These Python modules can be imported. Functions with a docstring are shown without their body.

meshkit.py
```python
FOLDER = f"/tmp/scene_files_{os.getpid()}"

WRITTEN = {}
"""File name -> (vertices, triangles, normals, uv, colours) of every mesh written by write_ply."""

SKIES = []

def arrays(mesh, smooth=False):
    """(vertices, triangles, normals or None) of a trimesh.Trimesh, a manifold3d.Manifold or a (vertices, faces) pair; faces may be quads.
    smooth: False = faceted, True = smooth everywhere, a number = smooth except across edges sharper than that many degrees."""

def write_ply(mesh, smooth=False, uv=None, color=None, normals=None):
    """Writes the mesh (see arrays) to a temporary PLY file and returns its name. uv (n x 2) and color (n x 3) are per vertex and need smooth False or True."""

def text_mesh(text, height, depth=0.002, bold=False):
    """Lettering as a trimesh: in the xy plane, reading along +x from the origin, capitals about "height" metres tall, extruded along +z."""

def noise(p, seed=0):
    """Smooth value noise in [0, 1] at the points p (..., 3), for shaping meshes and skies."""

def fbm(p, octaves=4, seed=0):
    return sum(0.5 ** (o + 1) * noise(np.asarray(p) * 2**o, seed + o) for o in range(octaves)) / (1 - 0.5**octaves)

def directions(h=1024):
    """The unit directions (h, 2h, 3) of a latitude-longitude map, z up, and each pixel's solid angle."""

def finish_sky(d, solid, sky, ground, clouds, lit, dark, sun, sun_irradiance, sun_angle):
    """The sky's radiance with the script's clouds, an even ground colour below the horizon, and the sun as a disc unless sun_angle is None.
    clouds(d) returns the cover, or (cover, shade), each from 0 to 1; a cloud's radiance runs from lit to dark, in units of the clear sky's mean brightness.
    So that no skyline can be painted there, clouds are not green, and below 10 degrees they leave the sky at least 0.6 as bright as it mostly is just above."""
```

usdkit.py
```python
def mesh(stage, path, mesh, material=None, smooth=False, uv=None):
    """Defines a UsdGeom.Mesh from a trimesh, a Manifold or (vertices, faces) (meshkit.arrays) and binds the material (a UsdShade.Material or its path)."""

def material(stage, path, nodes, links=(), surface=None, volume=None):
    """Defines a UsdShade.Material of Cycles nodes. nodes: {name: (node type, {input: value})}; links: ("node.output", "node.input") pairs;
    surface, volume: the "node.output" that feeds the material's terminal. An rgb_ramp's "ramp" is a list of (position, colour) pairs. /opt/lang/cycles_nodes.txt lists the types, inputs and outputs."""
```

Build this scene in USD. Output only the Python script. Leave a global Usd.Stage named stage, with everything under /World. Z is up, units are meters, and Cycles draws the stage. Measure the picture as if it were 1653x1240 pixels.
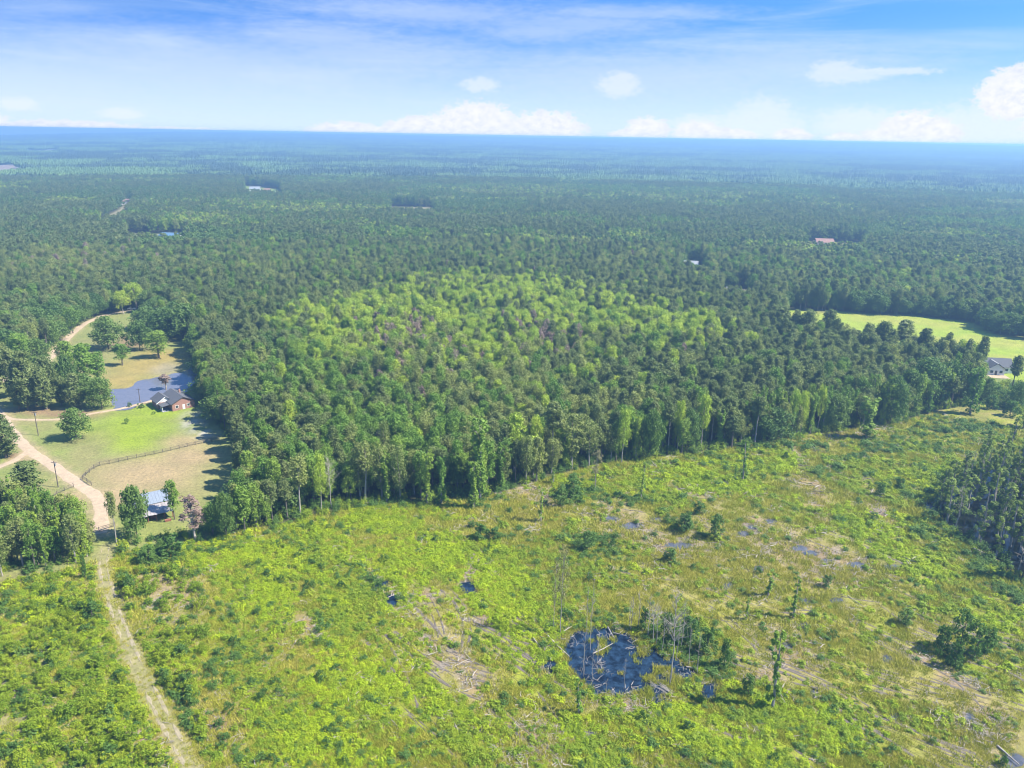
import math
import numpy as np
import trimesh, shapely, meshkit, usdkit
from shapely.geometry import Polygon
from pxr import Usd, UsdGeom, UsdLux, UsdShade, Gf, Sdf, Vt

stage = Usd.Stage.CreateInMemory()
UsdGeom.SetStageUpAxis(stage, "Z")
UsdGeom.SetStageMetersPerUnit(stage, 1.0)
UsdGeom.Xform.Define(stage, "/World")
UsdGeom.Scope.Define(stage, "/World/Looks")

# ------------------------------------------------------------------ camera
FPX, PW, PH, HC = 1250.0, 1653.0, 1240.0, 105.0
EXPOSURE = 2.46
_p, _a = math.atan((620 - 219) / FPX), math.radians(1.0)
CF = np.array([0, math.cos(_p), -math.sin(_p)])
_r0, _u0 = np.array([1.0, 0, 0]), np.array([0, math.sin(_p), math.cos(_p)])
CR = math.cos(_a) * _r0 + math.sin(_a) * _u0
CU = math.cos(_a) * _u0 - math.sin(_a) * _r0
cam = UsdGeom.Camera.Define(stage, "/World/camera")
cam.CreateFocalLengthAttr(FPX / PW * 36.0)
cam.CreateHorizontalApertureAttr(36.0)
cam.CreateVerticalApertureAttr(27.0)
cam.CreateClippingRangeAttr(Gf.Vec2f(0.5, 60000.0))
cam.CreateExposureAttr(EXPOSURE)
_m = Gf.Matrix4d(*CR, 0, *CU, 0, *(-CF), 0, 0, 0, HC, 1)
cam.AddTransformOp().Set(_m)

def px2w(x, y, z=0.0):
    d = CF + CR * (x - PW / 2) / FPX + CU * (PH / 2 - y) / FPX
    return (d * ((z - HC) / d[2]))[:2]

def w2px(x, y, z):
    v = np.stack([np.asarray(x, float), np.asarray(y, float), np.asarray(z, float) - HC + 0 * np.asarray(x, float)], -1)
    k = np.maximum(v @ CF, 0.1)
    return PW / 2 + (v @ CR) / k * FPX, PH / 2 - (v @ CU) / k * FPX, k

# ------------------------------------------------------------------ sun, sky
SUN_EL, SUN_AZ = math.radians(49), math.atan2(1.0, -0.12)     # azimuth from +y towards +x
SUN_I, SKY_K = 0.60, 0.059
sdir = np.array([math.sin(SUN_AZ) * math.cos(SUN_EL), math.cos(SUN_AZ) * math.cos(SUN_EL), math.sin(SUN_EL)])
sun = UsdLux.DistantLight.Define(stage, "/World/sun")
sun.CreateIntensityAttr(SUN_I); sun.CreateAngleAttr(0.5); sun.CreateNormalizeAttr(True)
sun.CreateColorAttr(Gf.Vec3f(1.0, 0.93, 0.80))
sun.AddRotateZOp().Set(math.degrees(-SUN_AZ)); sun.AddRotateXOp().Set(-(90 - math.degrees(SUN_EL)))
_z = np.array(UsdGeom.Xformable(sun).GetLocalTransformation())[2, :3]
assert np.allclose(_z, sdir, atol=1e-3), (_z, sdir)

def azel(x, y):
    d = CF + CR * (x - PW / 2) / FPX + CU * (PH / 2 - y) / FPX
    d /= np.linalg.norm(d)
    return math.degrees(math.atan2(d[0], d[1])), math.degrees(math.asin(d[2]))

N, L = {}, []
N["tc"] = ("texture_coordinate", {})
N["sep"] = ("separate_xyz", {}); L.append(("tc.generated", "sep.vector"))
N["zk"] = ("math", {"math_type": "multiply", "value2": 5.5}); L.append(("sep.z", "zk.value1"))
N["za"] = ("math", {"math_type": "add", "value2": 0.05}); L.append(("zk.value", "za.value1"))
N["cmb"] = ("combine_xyz", {}); L += [("sep.x", "cmb.x"), ("sep.y", "cmb.y"), ("za.value", "cmb.z")]
N["nrm"] = ("vector_math", {"math_type": "normalize"}); L.append(("cmb.vector", "nrm.vector1"))
N["sky"] = ("sky_texture", {"sky_type": "single_scattering", "sun_disc": False, "sun_elevation": SUN_EL, "sun_rotation": SUN_AZ, "air_density": 1.0, "aerosol_density": 1.0, "ozone_density": 2.0})
L.append(("nrm.vector", "sky.vector"))
N["tint"] = ("mix_color", {"blend_type": "multiply", "fac": 1.0, "b": (0.38, 0.72, 1.05)}); L.append(("sky.color", "tint.a"))
N["azr"] = ("math", {"math_type": "arctan2"}); L += [("sep.x", "azr.value1"), ("sep.y", "azr.value2")]
N["az"] = ("math", {"math_type": "degrees"}); L.append(("azr.value", "az.value1"))
N["elr"] = ("math", {"math_type": "arcsine"}); L.append(("sep.z", "elr.value1"))
N["el"] = ("math", {"math_type": "degrees"}); L.append(("elr.value", "el.value1"))
N["pt"] = ("combine_xyz", {}); L += [("az.value", "pt.x"), ("el.value", "pt.y")]
# haze whitening towards the horizon
N["hz"] = ("map_range", {"range_type": "smoothstep", "from_min": 8.0, "from_max": -0.4, "to_min": 0.0, "to_max": 0.93, "clamp": True}); L.append(("el.value", "hz.value"))
CLOUD = (2.4, 2.82, 3.4)
N["hzm"] = ("mix_color", {"b": (2.35, 2.72, 3.4)}); L += [("hz.result", "hzm.fac"), ("tint.result", "hzm.a")]
# cirrus: long wisps, rising to the right
N["cim"] = ("mapping", {"rotation": (0, 0, math.radians(-9)), "scale": (0.05, 0.55, 1)}); L.append(("pt.vector", "cim.vector"))
N["cin"] = ("noise_texture", {"scale": 1.0, "detail": 7.0, "roughness": 0.56, "distortion": 0.9}); L.append(("cim.vector", "cin.vector"))
N["cir"] = ("map_range", {"range_type": "smoothstep", "from_min": 0.42, "from_max": 0.86, "to_min": 0.0, "to_max": 0.46, "clamp": True}); L.append(("cin.fac", "cir.value"))
N["cimix"] = ("mix_color", {"b": CLOUD}); L += [("cir.result", "cimix.fac"), ("hzm.result", "cimix.a")]

def blobs(tag, items, amp, soft, noise_scale, scale_y=1.0, rough=.6):
    """cover of a set of ellipses (photo x, y centre, half width, half height) with a ragged edge"""
    N[tag + "m"] = ("mapping", {"scale": (1, scale_y, 1)}); L.append(("pt.vector", tag + "m.vector"))
    N[tag + "n"] = ("noise_texture", {"scale": noise_scale, "detail": 8.0, "roughness": rough}); L.append((tag + "m.vector", tag + "n.vector"))
    last = None
    for i, (x, y, hw, hh) in enumerate(items):
        a, e = azel(x, y)
        k = 180 / math.pi / FPX
        n = f"{tag}{i}"
        N[n + "s"] = ("vector_math", {"math_type": "subtract", "vector2": (a, e, 0)}); L.append(("pt.vector", n + "s.vector1"))
        N[n + "q"] = ("vector_math", {"math_type": "multiply", "vector2": (1 / (hw * k), 1 / (hh * k), 1)}); L.append((n + "s.vector", n + "q.vector1"))
        N[n + "l"] = ("vector_math", {"math_type": "length"}); L.append((n + "q.vector", n + "l.vector1"))
        if last:
            N[n + "x"] = ("math", {"math_type": "minimum"}); L.extend([(last, n + "x.value1"), (n + "l.value", n + "x.value2")])
            last = n + "x.value"
        else:
            last = n + "l.value"
    N[tag + "a"] = ("math", {"math_type": "multiply_add", "value2": amp}); L.extend([(tag + "n.fac", tag + "a.value1"), (last, tag + "a.value3")])
    N[tag + "r"] = ("map_range", {"range_type": "smoothstep", "from_min": 1 + amp * 0.5 + soft, "from_max": 1 + amp * 0.5 - soft, "to_min": 0.0, "to_max": 1.0, "clamp": True})
    L.append((tag + "a.value", tag + "r.value"))
    return tag + "r.result"

cum = [(770, 200, 62, 31), (735, 214, 110, 26), (680, 213, 60, 22), (630, 216, 50, 12), (560, 216, 60, 17), (880, 214, 62, 31), (850, 214, 40, 22),
       (1045, 212, 33, 20), (1015, 220, 30, 11), (1125, 215, 36, 17), (1180, 220, 40, 11), (1278, 220, 27, 11), (1363, 224, 26, 8), (1470, 210, 40, 24), (1440, 222, 40, 16),
       (1500, 218, 40, 22), (1632, 152, 40, 30), (1655, 138, 45, 26), (1650, 170, 40, 16), (270, 214, 110, 8), (110, 212, 110, 14), (20, 218, 60, 6),
       (-70, 205, 70, 20), (1740, 190, 60, 30), (1820, 222, 60, 20), (-260, 214, 90, 22), (1980, 210, 90, 36), (2300, 205, 140, 30), (-600, 208, 150, 26)]
faint = [(1230, 195, 45, 30), (1215, 205, 70, 22), (1600, 205, 90, 28), (1000, 138, 30, 16), (1005, 128, 18, 10), (1345, 117, 32, 15), (1375, 122, 40, 9), (1430, 116, 60, 5),
         (775, 137, 26, 10), (195, 184, 26, 7), (30, 168, 22, 8), (1390, 200, 60, 20), (1130, 200, 40, 12), (1560, 215, 60, 26)]
veil = [(930, 38, 130, 15), (870, 50, 90, 14), (700, 22, 190, 16), (1010, 22, 130, 9), (520, 60, 120, 20), (330, 110, 260, 40), (1060, 120, 240, 30), (600, 90, 160, 30), (80, 130, 160, 40), (1250, 100, 160, 20)]
vf = blobs("v", veil, 1.6, 0.95, 0.9, 3.0)
N["vs"] = ("math", {"math_type": "multiply", "value2": 0.42}); L.append((vf, "vs.value1"))
N["vmix"] = ("mix_color", {"b": (2.3, 2.65, 3.35)}); L += [("vs.value", "vmix.fac"), ("cimix.result", "vmix.a")]
ff = blobs("f", faint, 2.0, 0.45, 1.8, 1.6, .66)
N["fs"] = ("math", {"math_type": "multiply", "value2": 0.5}); L.append((ff, "fs.value1"))
N["fmix"] = ("mix_color", {"b": (2.9, 3.05, 3.4)}); L += [("fs.value", "fmix.fac"), ("vmix.result", "fmix.a")]
cf = blobs("c", cum, 1.5, 0.17, 1.5, 1.5, .66)
N["cs"] = ("math", {"math_type": "multiply", "value2": 0.93}); L.append((cf, "cs.value1"))
N["csh"] = ("rgb_ramp", {"ramp": [(.34, (2.55, 2.68, 2.95)), (.60, (3.15, 3.15, 3.2))]}); L.append(("cn.fac", "csh.fac"))
N["cmix"] = ("mix_color", {}); L.append(("csh.color", "cmix.b")); L += [("cs.value", "cmix.fac"), ("fmix.result", "cmix.a")]
N["bg"] = ("background_shader", {"strength": SKY_K}); L.append(("cmix.result", "bg.color"))
skymat = usdkit.material(stage, "/World/Looks/sky", N, L, surface="bg.background")
dome = UsdLux.DomeLight.Define(stage, "/World/sky")
dome.CreateIntensityAttr(1.0)
UsdShade.MaterialBindingAPI.Apply(dome.GetPrim()).Bind(skymat)
dome.GetPrim().SetCustomDataByKey("kind", "structure")

# ------------------------------------------------------------------ helpers
USED = {}
def path_of(name, parent="/World"):
    k = f"{parent}/{name}"
    n = USED.get(k, 0); USED[k] = n + 1
    return k if n == 0 else f"{k}_{n:03d}"

def tag(prim, label=None, category=None, group=None, kind=None):
    for k, v in (("label", label), ("category", category), ("group", group), ("kind", kind)):
        if v: prim.SetCustomDataByKey(k, v)
    return prim

def put_mesh(name, mesh, mat, parent="/World", smooth=False):
    return usdkit.mesh(stage, path_of(name, parent), mesh, mat, smooth).GetPrim()

def thing(name, label, category, loc=(0, 0, 0), rotz=0.0, group=None):
    x = UsdGeom.Xform.Define(stage, path_of(name))
    x.AddTranslateOp().Set(Gf.Vec3d(*map(float, loc)))
    if rotz: x.AddRotateZOp().Set(math.degrees(rotz))
    return tag(x.GetPrim(), label, category, group)

def join(parts):
    vs, fs, n = [], [], 0
    for v, f in parts:
        vs.append(np.asarray(v, float)); fs.append(np.asarray(f, int) + n); n += len(v)
    return np.vstack(vs), np.vstack(fs)

def box(x0, x1, y0, y1, z0, z1):
    m = trimesh.creation.box(bounds=[[x0, y0, z0], [x1, y1, z1]])
    return np.array(m.vertices), np.array(m.faces)

def tube(pts, rad, sides=6):
    p = np.asarray(pts, float); rad = np.broadcast_to(rad, (len(p),))
    t = np.gradient(p, axis=0); t /= np.linalg.norm(t, axis=1, keepdims=True) + 1e-9
    a = np.cross(t, np.where(np.abs(t[:, 2:]) < 0.9, [0, 0, 1.0], [1.0, 0, 0])); a /= np.linalg.norm(a, axis=1, keepdims=True) + 1e-9
    b = np.cross(t, a); ang = np.arange(sides) * 2 * np.pi / sides
    v = (p[:, None] + rad[:, None, None] * (np.cos(ang)[None, :, None] * a[:, None] + np.sin(ang)[None, :, None] * b[:, None])).reshape(-1, 3)
    i, j = np.meshgrid(np.arange(len(p) - 1), np.arange(sides), indexing="ij")
    q = np.stack([i * sides + j, i * sides + (j + 1) % sides, (i + 1) * sides + (j + 1) % sides, (i + 1) * sides + j], -1).reshape(-1, 4)
    f = np.vstack([q[:, [0, 1, 2]], q[:, [0, 2, 3]]])
    cap = np.array([[0, k + 1, k] for k in range(1, sides - 1)])
    e = (len(p) - 1) * sides
    capt = np.array([[e, e + k, e + k + 1] for k in range(1, sides - 1)])
    return v, np.vstack([f, cap, capt])

def unit(v): return v / (np.linalg.norm(v, axis=-1, keepdims=True) + 1e-9)

def leaves(P, Nn, s, asp, rng, along=None):
    """rhombus leaves (or sprays of leaves) at P facing Nn"""
    n = len(P); s = np.broadcast_to(s, (n,))[:, None]
    t = rng.normal(size=(n, 3)) if along is None else along + 0.35 * rng.normal(size=(n, 3))
    t = unit(t - (t * Nn).sum(1, keepdims=True) * Nn); b = np.cross(Nn, t)
    V = np.stack([P + t * s * .5, P + b * s * .5 * asp, P - t * s * .5, P - b * s * .5 * asp], 1).reshape(-1, 3)
    i = np.arange(n)[:, None] * 4
    return V, np.vstack([i + [0, 1, 2], i + [0, 2, 3]])

# ------------------------------------------------------------------ materials
def leaf_mat(name, cols, jitter=0.35, trans=0.36, patch=0.0):
    """foliage: ramp of base colours over the tree's own random number and each leaf's; object_info.random differs from tree to tree"""
    n = {"oi": ("object_info", {}), "g": ("geometry", {}),
         "mx": ("mix_float", {"fac": jitter}),
         "r": ("rgb_ramp", {"ramp": [(i / (len(cols) - 1), c) for i, c in enumerate(cols)]}),
         "d": ("principled_bsdf", {"roughness": 0.62, "specular_ior_level": 0.25}), "t": ("translucent_bsdf", {}), "m": ("mix_closure", {"fac": trans}),
         "b": ("mix_color", {"blend_type": "multiply", "fac": 1.0, "b": (1.0, 1.12, 0.5)})}
    l = [("oi.random", "mx.a"), ("g.random_per_island", "mx.b"), ("mx.result", "r.fac"), ("r.color", "d.base_color"), ("r.color", "b.a"), ("b.result", "t.color"),
         ("d.BSDF", "m.closure1"), ("t.BSDF", "m.closure2")]
    return usdkit.material(stage, "/World/Looks/" + name, n, l, surface="m.closure")

def plain(name, col, rough=0.8, var=0.25, scale=3.0, metal=0.0, stretch=(1, 1, 1)):
    c = np.array(col)
    n = {"tc": ("texture_coordinate", {}), "mp": ("mapping", {"scale": stretch}), "n": ("noise_texture", {"scale": scale, "detail": 5.0, "roughness": 0.65}),
         "r": ("rgb_ramp", {"ramp": [(0.25, tuple(c * (1 - var))), (0.75, tuple(c * (1 + var)))]}),
         "p": ("principled_bsdf", {"roughness": rough, "metallic": metal})}
    return usdkit.material(stage, "/World/Looks/" + name, n, [("tc.object", "mp.vector"), ("mp.vector", "n.vector"), ("n.fac", "r.fac"), ("r.color", "p.base_color")], surface="p.BSDF")

M = {}
M["pine"] = leaf_mat("pine_needles", [(0.125, 0.173, 0.052), (0.161, 0.208, 0.064), (0.207, 0.246, 0.081), (0.256, 0.256, 0.096)])
M["gum"] = leaf_mat("green_leaves", [(0.112, 0.208, 0.031), (0.160, 0.276, 0.038), (0.230, 0.323, 0.046), (0.275, 0.359, 0.049)])
M["lime"] = leaf_mat("lime_leaves", [(0.267, 0.373, 0.041), (0.343, 0.435, 0.050), (0.399, 0.469, 0.050), (0.468, 0.503, 0.050)])
M["olive"] = leaf_mat("olive_leaves", [(0.185, 0.231, 0.064), (0.235, 0.268, 0.074), (0.266, 0.302, 0.079), (0.294, 0.284, 0.100)])
M["oak"] = leaf_mat("oak_leaves", [(0.092, 0.166, 0.038), (0.121, 0.199, 0.042), (0.158, 0.236, 0.050), (0.198, 0.258, 0.057)])
M["dead"] = leaf_mat("withered_leaves", [(0.238, 0.170, 0.138), (0.278, 0.202, 0.168), (0.238, 0.208, 0.150), (0.302, 0.202, 0.182)], trans=0.15)
M["swamp"] = leaf_mat("swamp_tree_leaves", [(0.138, 0.196, 0.046), (0.179, 0.250, 0.053), (0.227, 0.296, 0.058), (0.244, 0.258, 0.081)])
M["pale"] = leaf_mat("pale_sapling_leaves", [(.22, .21, .10), (.26, .24, .13), (.24, .25, .11), (.30, .27, .16)])
M["vine"] = leaf_mat("vine_leaves", [(0.129, 0.241, 0.034), (0.186, 0.288, 0.040), (0.262, 0.348, 0.043), (0.325, 0.388, 0.043)])
M["weed_lime"] = leaf_mat("bright_weed_leaves", [(0.236, 0.335, 0.010), (0.309, 0.403, 0.010), (0.393, 0.461, 0.011), (0.442, 0.461, 0.015)], jitter=.4)
M["weed_green"] = leaf_mat("green_weed_leaves", [(0.158, 0.248, 0.015), (0.227, 0.304, 0.018), (0.301, 0.355, 0.019), (0.408, 0.397, 0.019)], jitter=.4)
M["weed_dark"] = leaf_mat("dark_shrub_leaves", [(0.072, 0.147, 0.027), (0.092, 0.177, 0.032), (0.123, 0.200, 0.035), (0.149, 0.227, 0.038)], jitter=.4)
M["dry"] = leaf_mat("dry_grass_blades", [(0.315, 0.316, 0.040), (0.398, 0.364, 0.056), (0.461, 0.375, 0.078), (0.492, 0.430, 0.107)], jitter=.6, trans=.2)
M["grass"] = leaf_mat("grass_blades", [(0.239, 0.271, 0.022), (0.319, 0.332, 0.027), (0.398, 0.373, 0.032), (0.433, 0.342, 0.049)], jitter=.6, trans=.2)
M["far_dark"] = leaf_mat("far_dark_crowns", [(0.033, 0.060, 0.024), (0.043, 0.073, 0.029), (0.054, 0.086, 0.033), (0.066, 0.092, 0.039)], jitter=.7, trans=.1)
M["far_light"] = leaf_mat("far_light_crowns", [(0.088, 0.157, 0.041), (0.120, 0.198, 0.043), (0.150, 0.221, 0.050), (0.186, 0.239, 0.057)], jitter=.7, trans=.1)
M["bark"] = plain("bark", (.125, .105, .085), .9, .3, 4.0)
M["pale_bark"] = plain("pale_bark", (.27, .24, .205), .85, .25, 3.0)
M["dead_wood"] = plain("dead_wood", (.30, .265, .225), .85, .25, 3.0)
M["dark_wood"] = plain("dark_wood", (.10, .085, .075), .9, .3, 3.0)
M["sand"] = plain("sand", (.33, .255, .175), .95, .22, 0.55)
M["lane"] = plain("worn_lane_soil", (.24, .205, .135), .95, .3, 0.9)
M["brick"] = plain("brick_wall", (.27, .15, .12), .9, .22, 6.0)
M["shingle"] = plain("dark_shingles", (.075, .080, .092), .9, .25, 2.0)
M["white"] = plain("white_paint", (.70, .69, .66), .6, .05, 2.0)
M["tin"] = plain("galvanised_sheet", (.20, .235, .285), .55, .16, 1.5, 0.15)
M["rust"] = plain("rusty_pale_sheet", (.28, .255, .255), .65, .35, 1.6, 0.1, (1, .3, 1))
M["redwood"] = plain("red_brown_posts", (.22, .085, .055), .85, .25, 3.0)
M["fence"] = plain("weathered_fence", (.10, .085, .07), .9, .25, 3.0)
M["blue"] = plain("blue_sheet", (.09, .17, .27), .5, .1, 2.0)
M["redroof"] = plain("red_brown_roof", (.22, .125, .10), .85, .15, 2.0)
M["rubber"] = plain("black_rubber", (.03, .03, .03), .8, .1, 2.0)
M["darkcar"] = plain("dark_car_paint", (.035, .04, .05), .3, .1, 2.0)
M["greyroof"] = plain("pale_grey_roof", (.22, .235, .25), .7, .1, 2.0)
M["glass"] = usdkit.material(stage, "/World/Looks/dark_glass", {"p": ("principled_bsdf", {"base_color": (.03, .035, .04), "roughness": .08})}, surface="p.BSDF")

def water_mat(name, deep, silt):
    n = {"g": ("geometry", {}), "nz": ("noise_texture", {"scale": .55, "detail": 7.0, "roughness": .7}), "nf": ("noise_texture", {"scale": 2.5, "detail": 3.0}),
         "r": ("rgb_ramp", {"ramp": [(.40, deep), (.66, silt)]}), "bp": ("bump", {"strength": .06, "distance": .05}),
         "p": ("principled_bsdf", {"roughness": .06, "ior": 1.33})}
    return usdkit.material(stage, "/World/Looks/" + name, n, [("g.position", "nz.vector"), ("g.position", "nf.vector"), ("nz.fac", "r.fac"), ("nf.fac", "bp.height"), ("bp.normal", "p.normal"), ("r.color", "p.base_color")], surface="p.BSDF")
M["water"] = water_mat("dark_bog_water", (.004, .009, .018), (.018, .042, .080))
M["pondwater"] = water_mat("silty_pond_water", (.105, .115, .155), (.125, .132, .17))
M["swampwater"] = water_mat("black_swamp_water", (.004, .005, .006), (.010, .012, .013))
M["puddle"] = water_mat("puddle_water", (.050, .060, .080), (.12, .12, .13))

# ------------------------------------------------------------------ map of the place (photo outlines put on the ground plane)
def poly(pts, dens=0):
    return Polygon([px2w(*p) for p in pts]).buffer(0)
CLEAR = poly([(-260, 985), (0, 942), (60, 928), (140, 912), (190, 893), (330, 872), (390, 856), (440, 849), (500, 835), (590, 817), (700, 806), (790, 802), (880, 772), (960, 750), (1040, 740),
              (1150, 729), (1230, 714), (1290, 704), (1350, 696), (1445, 684), (1520, 662), (1590, 652), (1653, 664), (1900, 690), (2400, 1000), (2300, 1650), (-700, 1650), (-760, 1100)])
FARM = poly([(-140, 610), (0, 604), (60, 575), (95, 550), (130, 522), (165, 506), (215, 499), (240, 503), (262, 530), (310, 548), (318, 580), (322, 600), (328, 640), (354, 690), (382, 720),
             (386, 760), (392, 800), (380, 842), (330, 874), (190, 893), (140, 912), (0, 942), (-170, 970)])
FIELD = poly([(1262, 500), (1340, 503), (1400, 506), (1480, 510), (1560, 517), (1585, 528), (1605, 538), (1653, 548), (1850, 566), (1850, 625), (1653, 616), (1600, 606), (1545, 596), (1440, 580), (1340, 566), (1262, 545)])
YARD = poly([(1574, 600), (1720, 608), (1720, 680), (1650, 668), (1596, 654), (1580, 640)])
SWAMP = poly([(1500, 812), (1550, 770), (1600, 752), (1660, 742), (1760, 760), (1780, 960), (1690, 945), (1640, 930), (1595, 892), (1545, 862), (1512, 835)])
GAPS = [poly(g) for g in ([(-60, 268), (44, 266), (52, 286), (-60, 288)], [(630, 333), (700, 335), (704, 356), (628, 354)], [(395, 300), (452, 305), (454, 326), (392, 322)],
                          [(160, 356), (194, 337), (205, 324), (217, 324), (213, 345), (198, 366), (164, 374)], [(205, 378), (300, 376), (300, 404), (205, 402)], [(1300, 390), (1390, 392), (1392, 417), (1298, 414)],
                          [(1095, 426), (1140, 428), (1140, 458), (1092, 456)], [(1165, 466), (1215, 468), (1216, 500), (1160, 497)], [(30, 245), (100, 244), (102, 251), (30, 252)])]
POND = poly([(905, 1040), (915, 1017), (950, 1009), (985, 1013), (1010, 1015), (1020, 1025), (1035, 1040), (1060, 1050), (1080, 1058), (1112, 1066), (1122, 1078), (1108, 1098), (1085, 1120), (1062, 1140), (1036, 1142),
             (1020, 1128), (990, 1122), (962, 1121), (936, 1106), (915, 1085), (906, 1062)])
POND2 = poly([(1120, 1104), (1142, 1094), (1160, 1096), (1168, 1112), (1160, 1134), (1140, 1130), (1125, 1116)])
FARMPOND = poly([(182, 628), (205, 626), (225, 615), (240, 612), (270, 605), (300, 598), (322, 590), (330, 600), (322, 617), (310, 625), (285, 640), (268, 638), (245, 646), (225, 653), (200, 660), (184, 660)])
SMALLS = [(755, 948, 15, 9), (617, 942, 15, 5), (633, 968, 9, 9), (1018, 848, 18, 5), (985, 836, 14, 4), (1095, 880, 20, 5), (1175, 945, 7, 7), (1200, 860, 8, 4), (1290, 884, 12, 4), (1308, 892, 10, 4), (1380, 912, 15, 5),
          (1404, 871, 5, 4), (1440, 915, 14, 4), (1300, 970, 8, 4), (1223, 917, 8, 4), (1296, 1008, 7, 5), (1316, 1118, 6, 6), (1432, 1062, 5, 5), (1444, 1158, 8, 6), (1567, 1158, 6, 10), (1634, 1226, 18, 10), (893, 1075, 12, 8), (1215, 850, 6, 3), (955, 1184, 9, 5),
          (1350, 968, 9, 4), (1246, 840, 9, 3), (1270, 1040, 9, 4), (1058, 838, 9, 3), (1334, 905, 9, 3), (1500, 815, 14, 7)]
def blob_poly(cx, cy, rx, ry, seed, n=28):
    a = np.arange(n) / n * 2 * np.pi
    k = 0.72 + 0.56 * meshkit.fbm(np.stack([np.cos(a) * 1.7 + seed * 7.1, np.sin(a) * 1.7, 0 * a], -1), 3, seed)
    return Polygon([px2w(cx + rx * k[i] * math.cos(t), cy + ry * k[i] * math.sin(t)) for i, t in enumerate(a)]).buffer(0)
PUD = [blob_poly(*s, i + 3) for i, s in enumerate(SMALLS)]

def rough_edge(p, amp, scale, seed):
    q = p.segmentize(0.6)
    c = np.array(q.exterior.coords)[:-1]
    d = (meshkit.fbm(np.c_[c * scale, np.full(len(c), seed)], 3, seed) - .5) * amp * 2
    e = (meshkit.fbm(np.c_[c * scale + 50, np.full(len(c), seed)], 3, seed) - .5) * amp * 2
    return Polygon(c + np.c_[d, e]).buffer(0)
def biggest(p):
    return max(p.geoms, key=lambda g: g.area) if hasattr(p, "geoms") else p
POND = biggest(rough_edge(POND, 1.8, .5, 1)); POND2 = biggest(rough_edge(POND2, 1.0, .6, 2)); FARMPOND = biggest(rough_edge(FARMPOND, 2.0, .25, 3))
WATERS = [POND, POND2, FARMPOND, SWAMP] + PUD

def inside(P, x, y): return shapely.contains_xy(P, x, y)
for q in [CLEAR, FARM, FIELD, YARD, SWAMP, *GAPS, *WATERS]: shapely.prepare(q)

# horizon: low hills that rise from 2.5 km
_hx = np.array([-700, -200, 0, 140, 280, 560, 850, 1240, 1500, 1653, 1900, 2400]); _hy = np.array([226, 222, 219, 215.5, 213.5, 217, 222.5, 226.5, 232.5, 237, 244, 255])
_ae = np.array([azel(x, y) for x, y in zip(_hx, _hy)])
RMAX = 9300.0
def crest(az_deg):
    e = np.interp(az_deg, _ae[:, 0], _ae[:, 1])
    return np.minimum(HC + 9000 * np.tan(np.radians(e)) - 13, 103)
def gz(x, y):
    x, y = np.asarray(x, float), np.asarray(y, float)
    r = np.hypot(x, y); az = np.degrees(np.arctan2(x, y))
    s = np.clip((r - 2300) / 6700, 0, 1)
    h = crest(az) * s ** 1.15
    near = np.clip((480 - r) / 60, 0, 1)
    P = np.stack([x / 7, y / 7, 0 * x], -1)
    return h + near * 0.5 * (meshkit.fbm(P, 3, 5) - .5)

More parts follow.
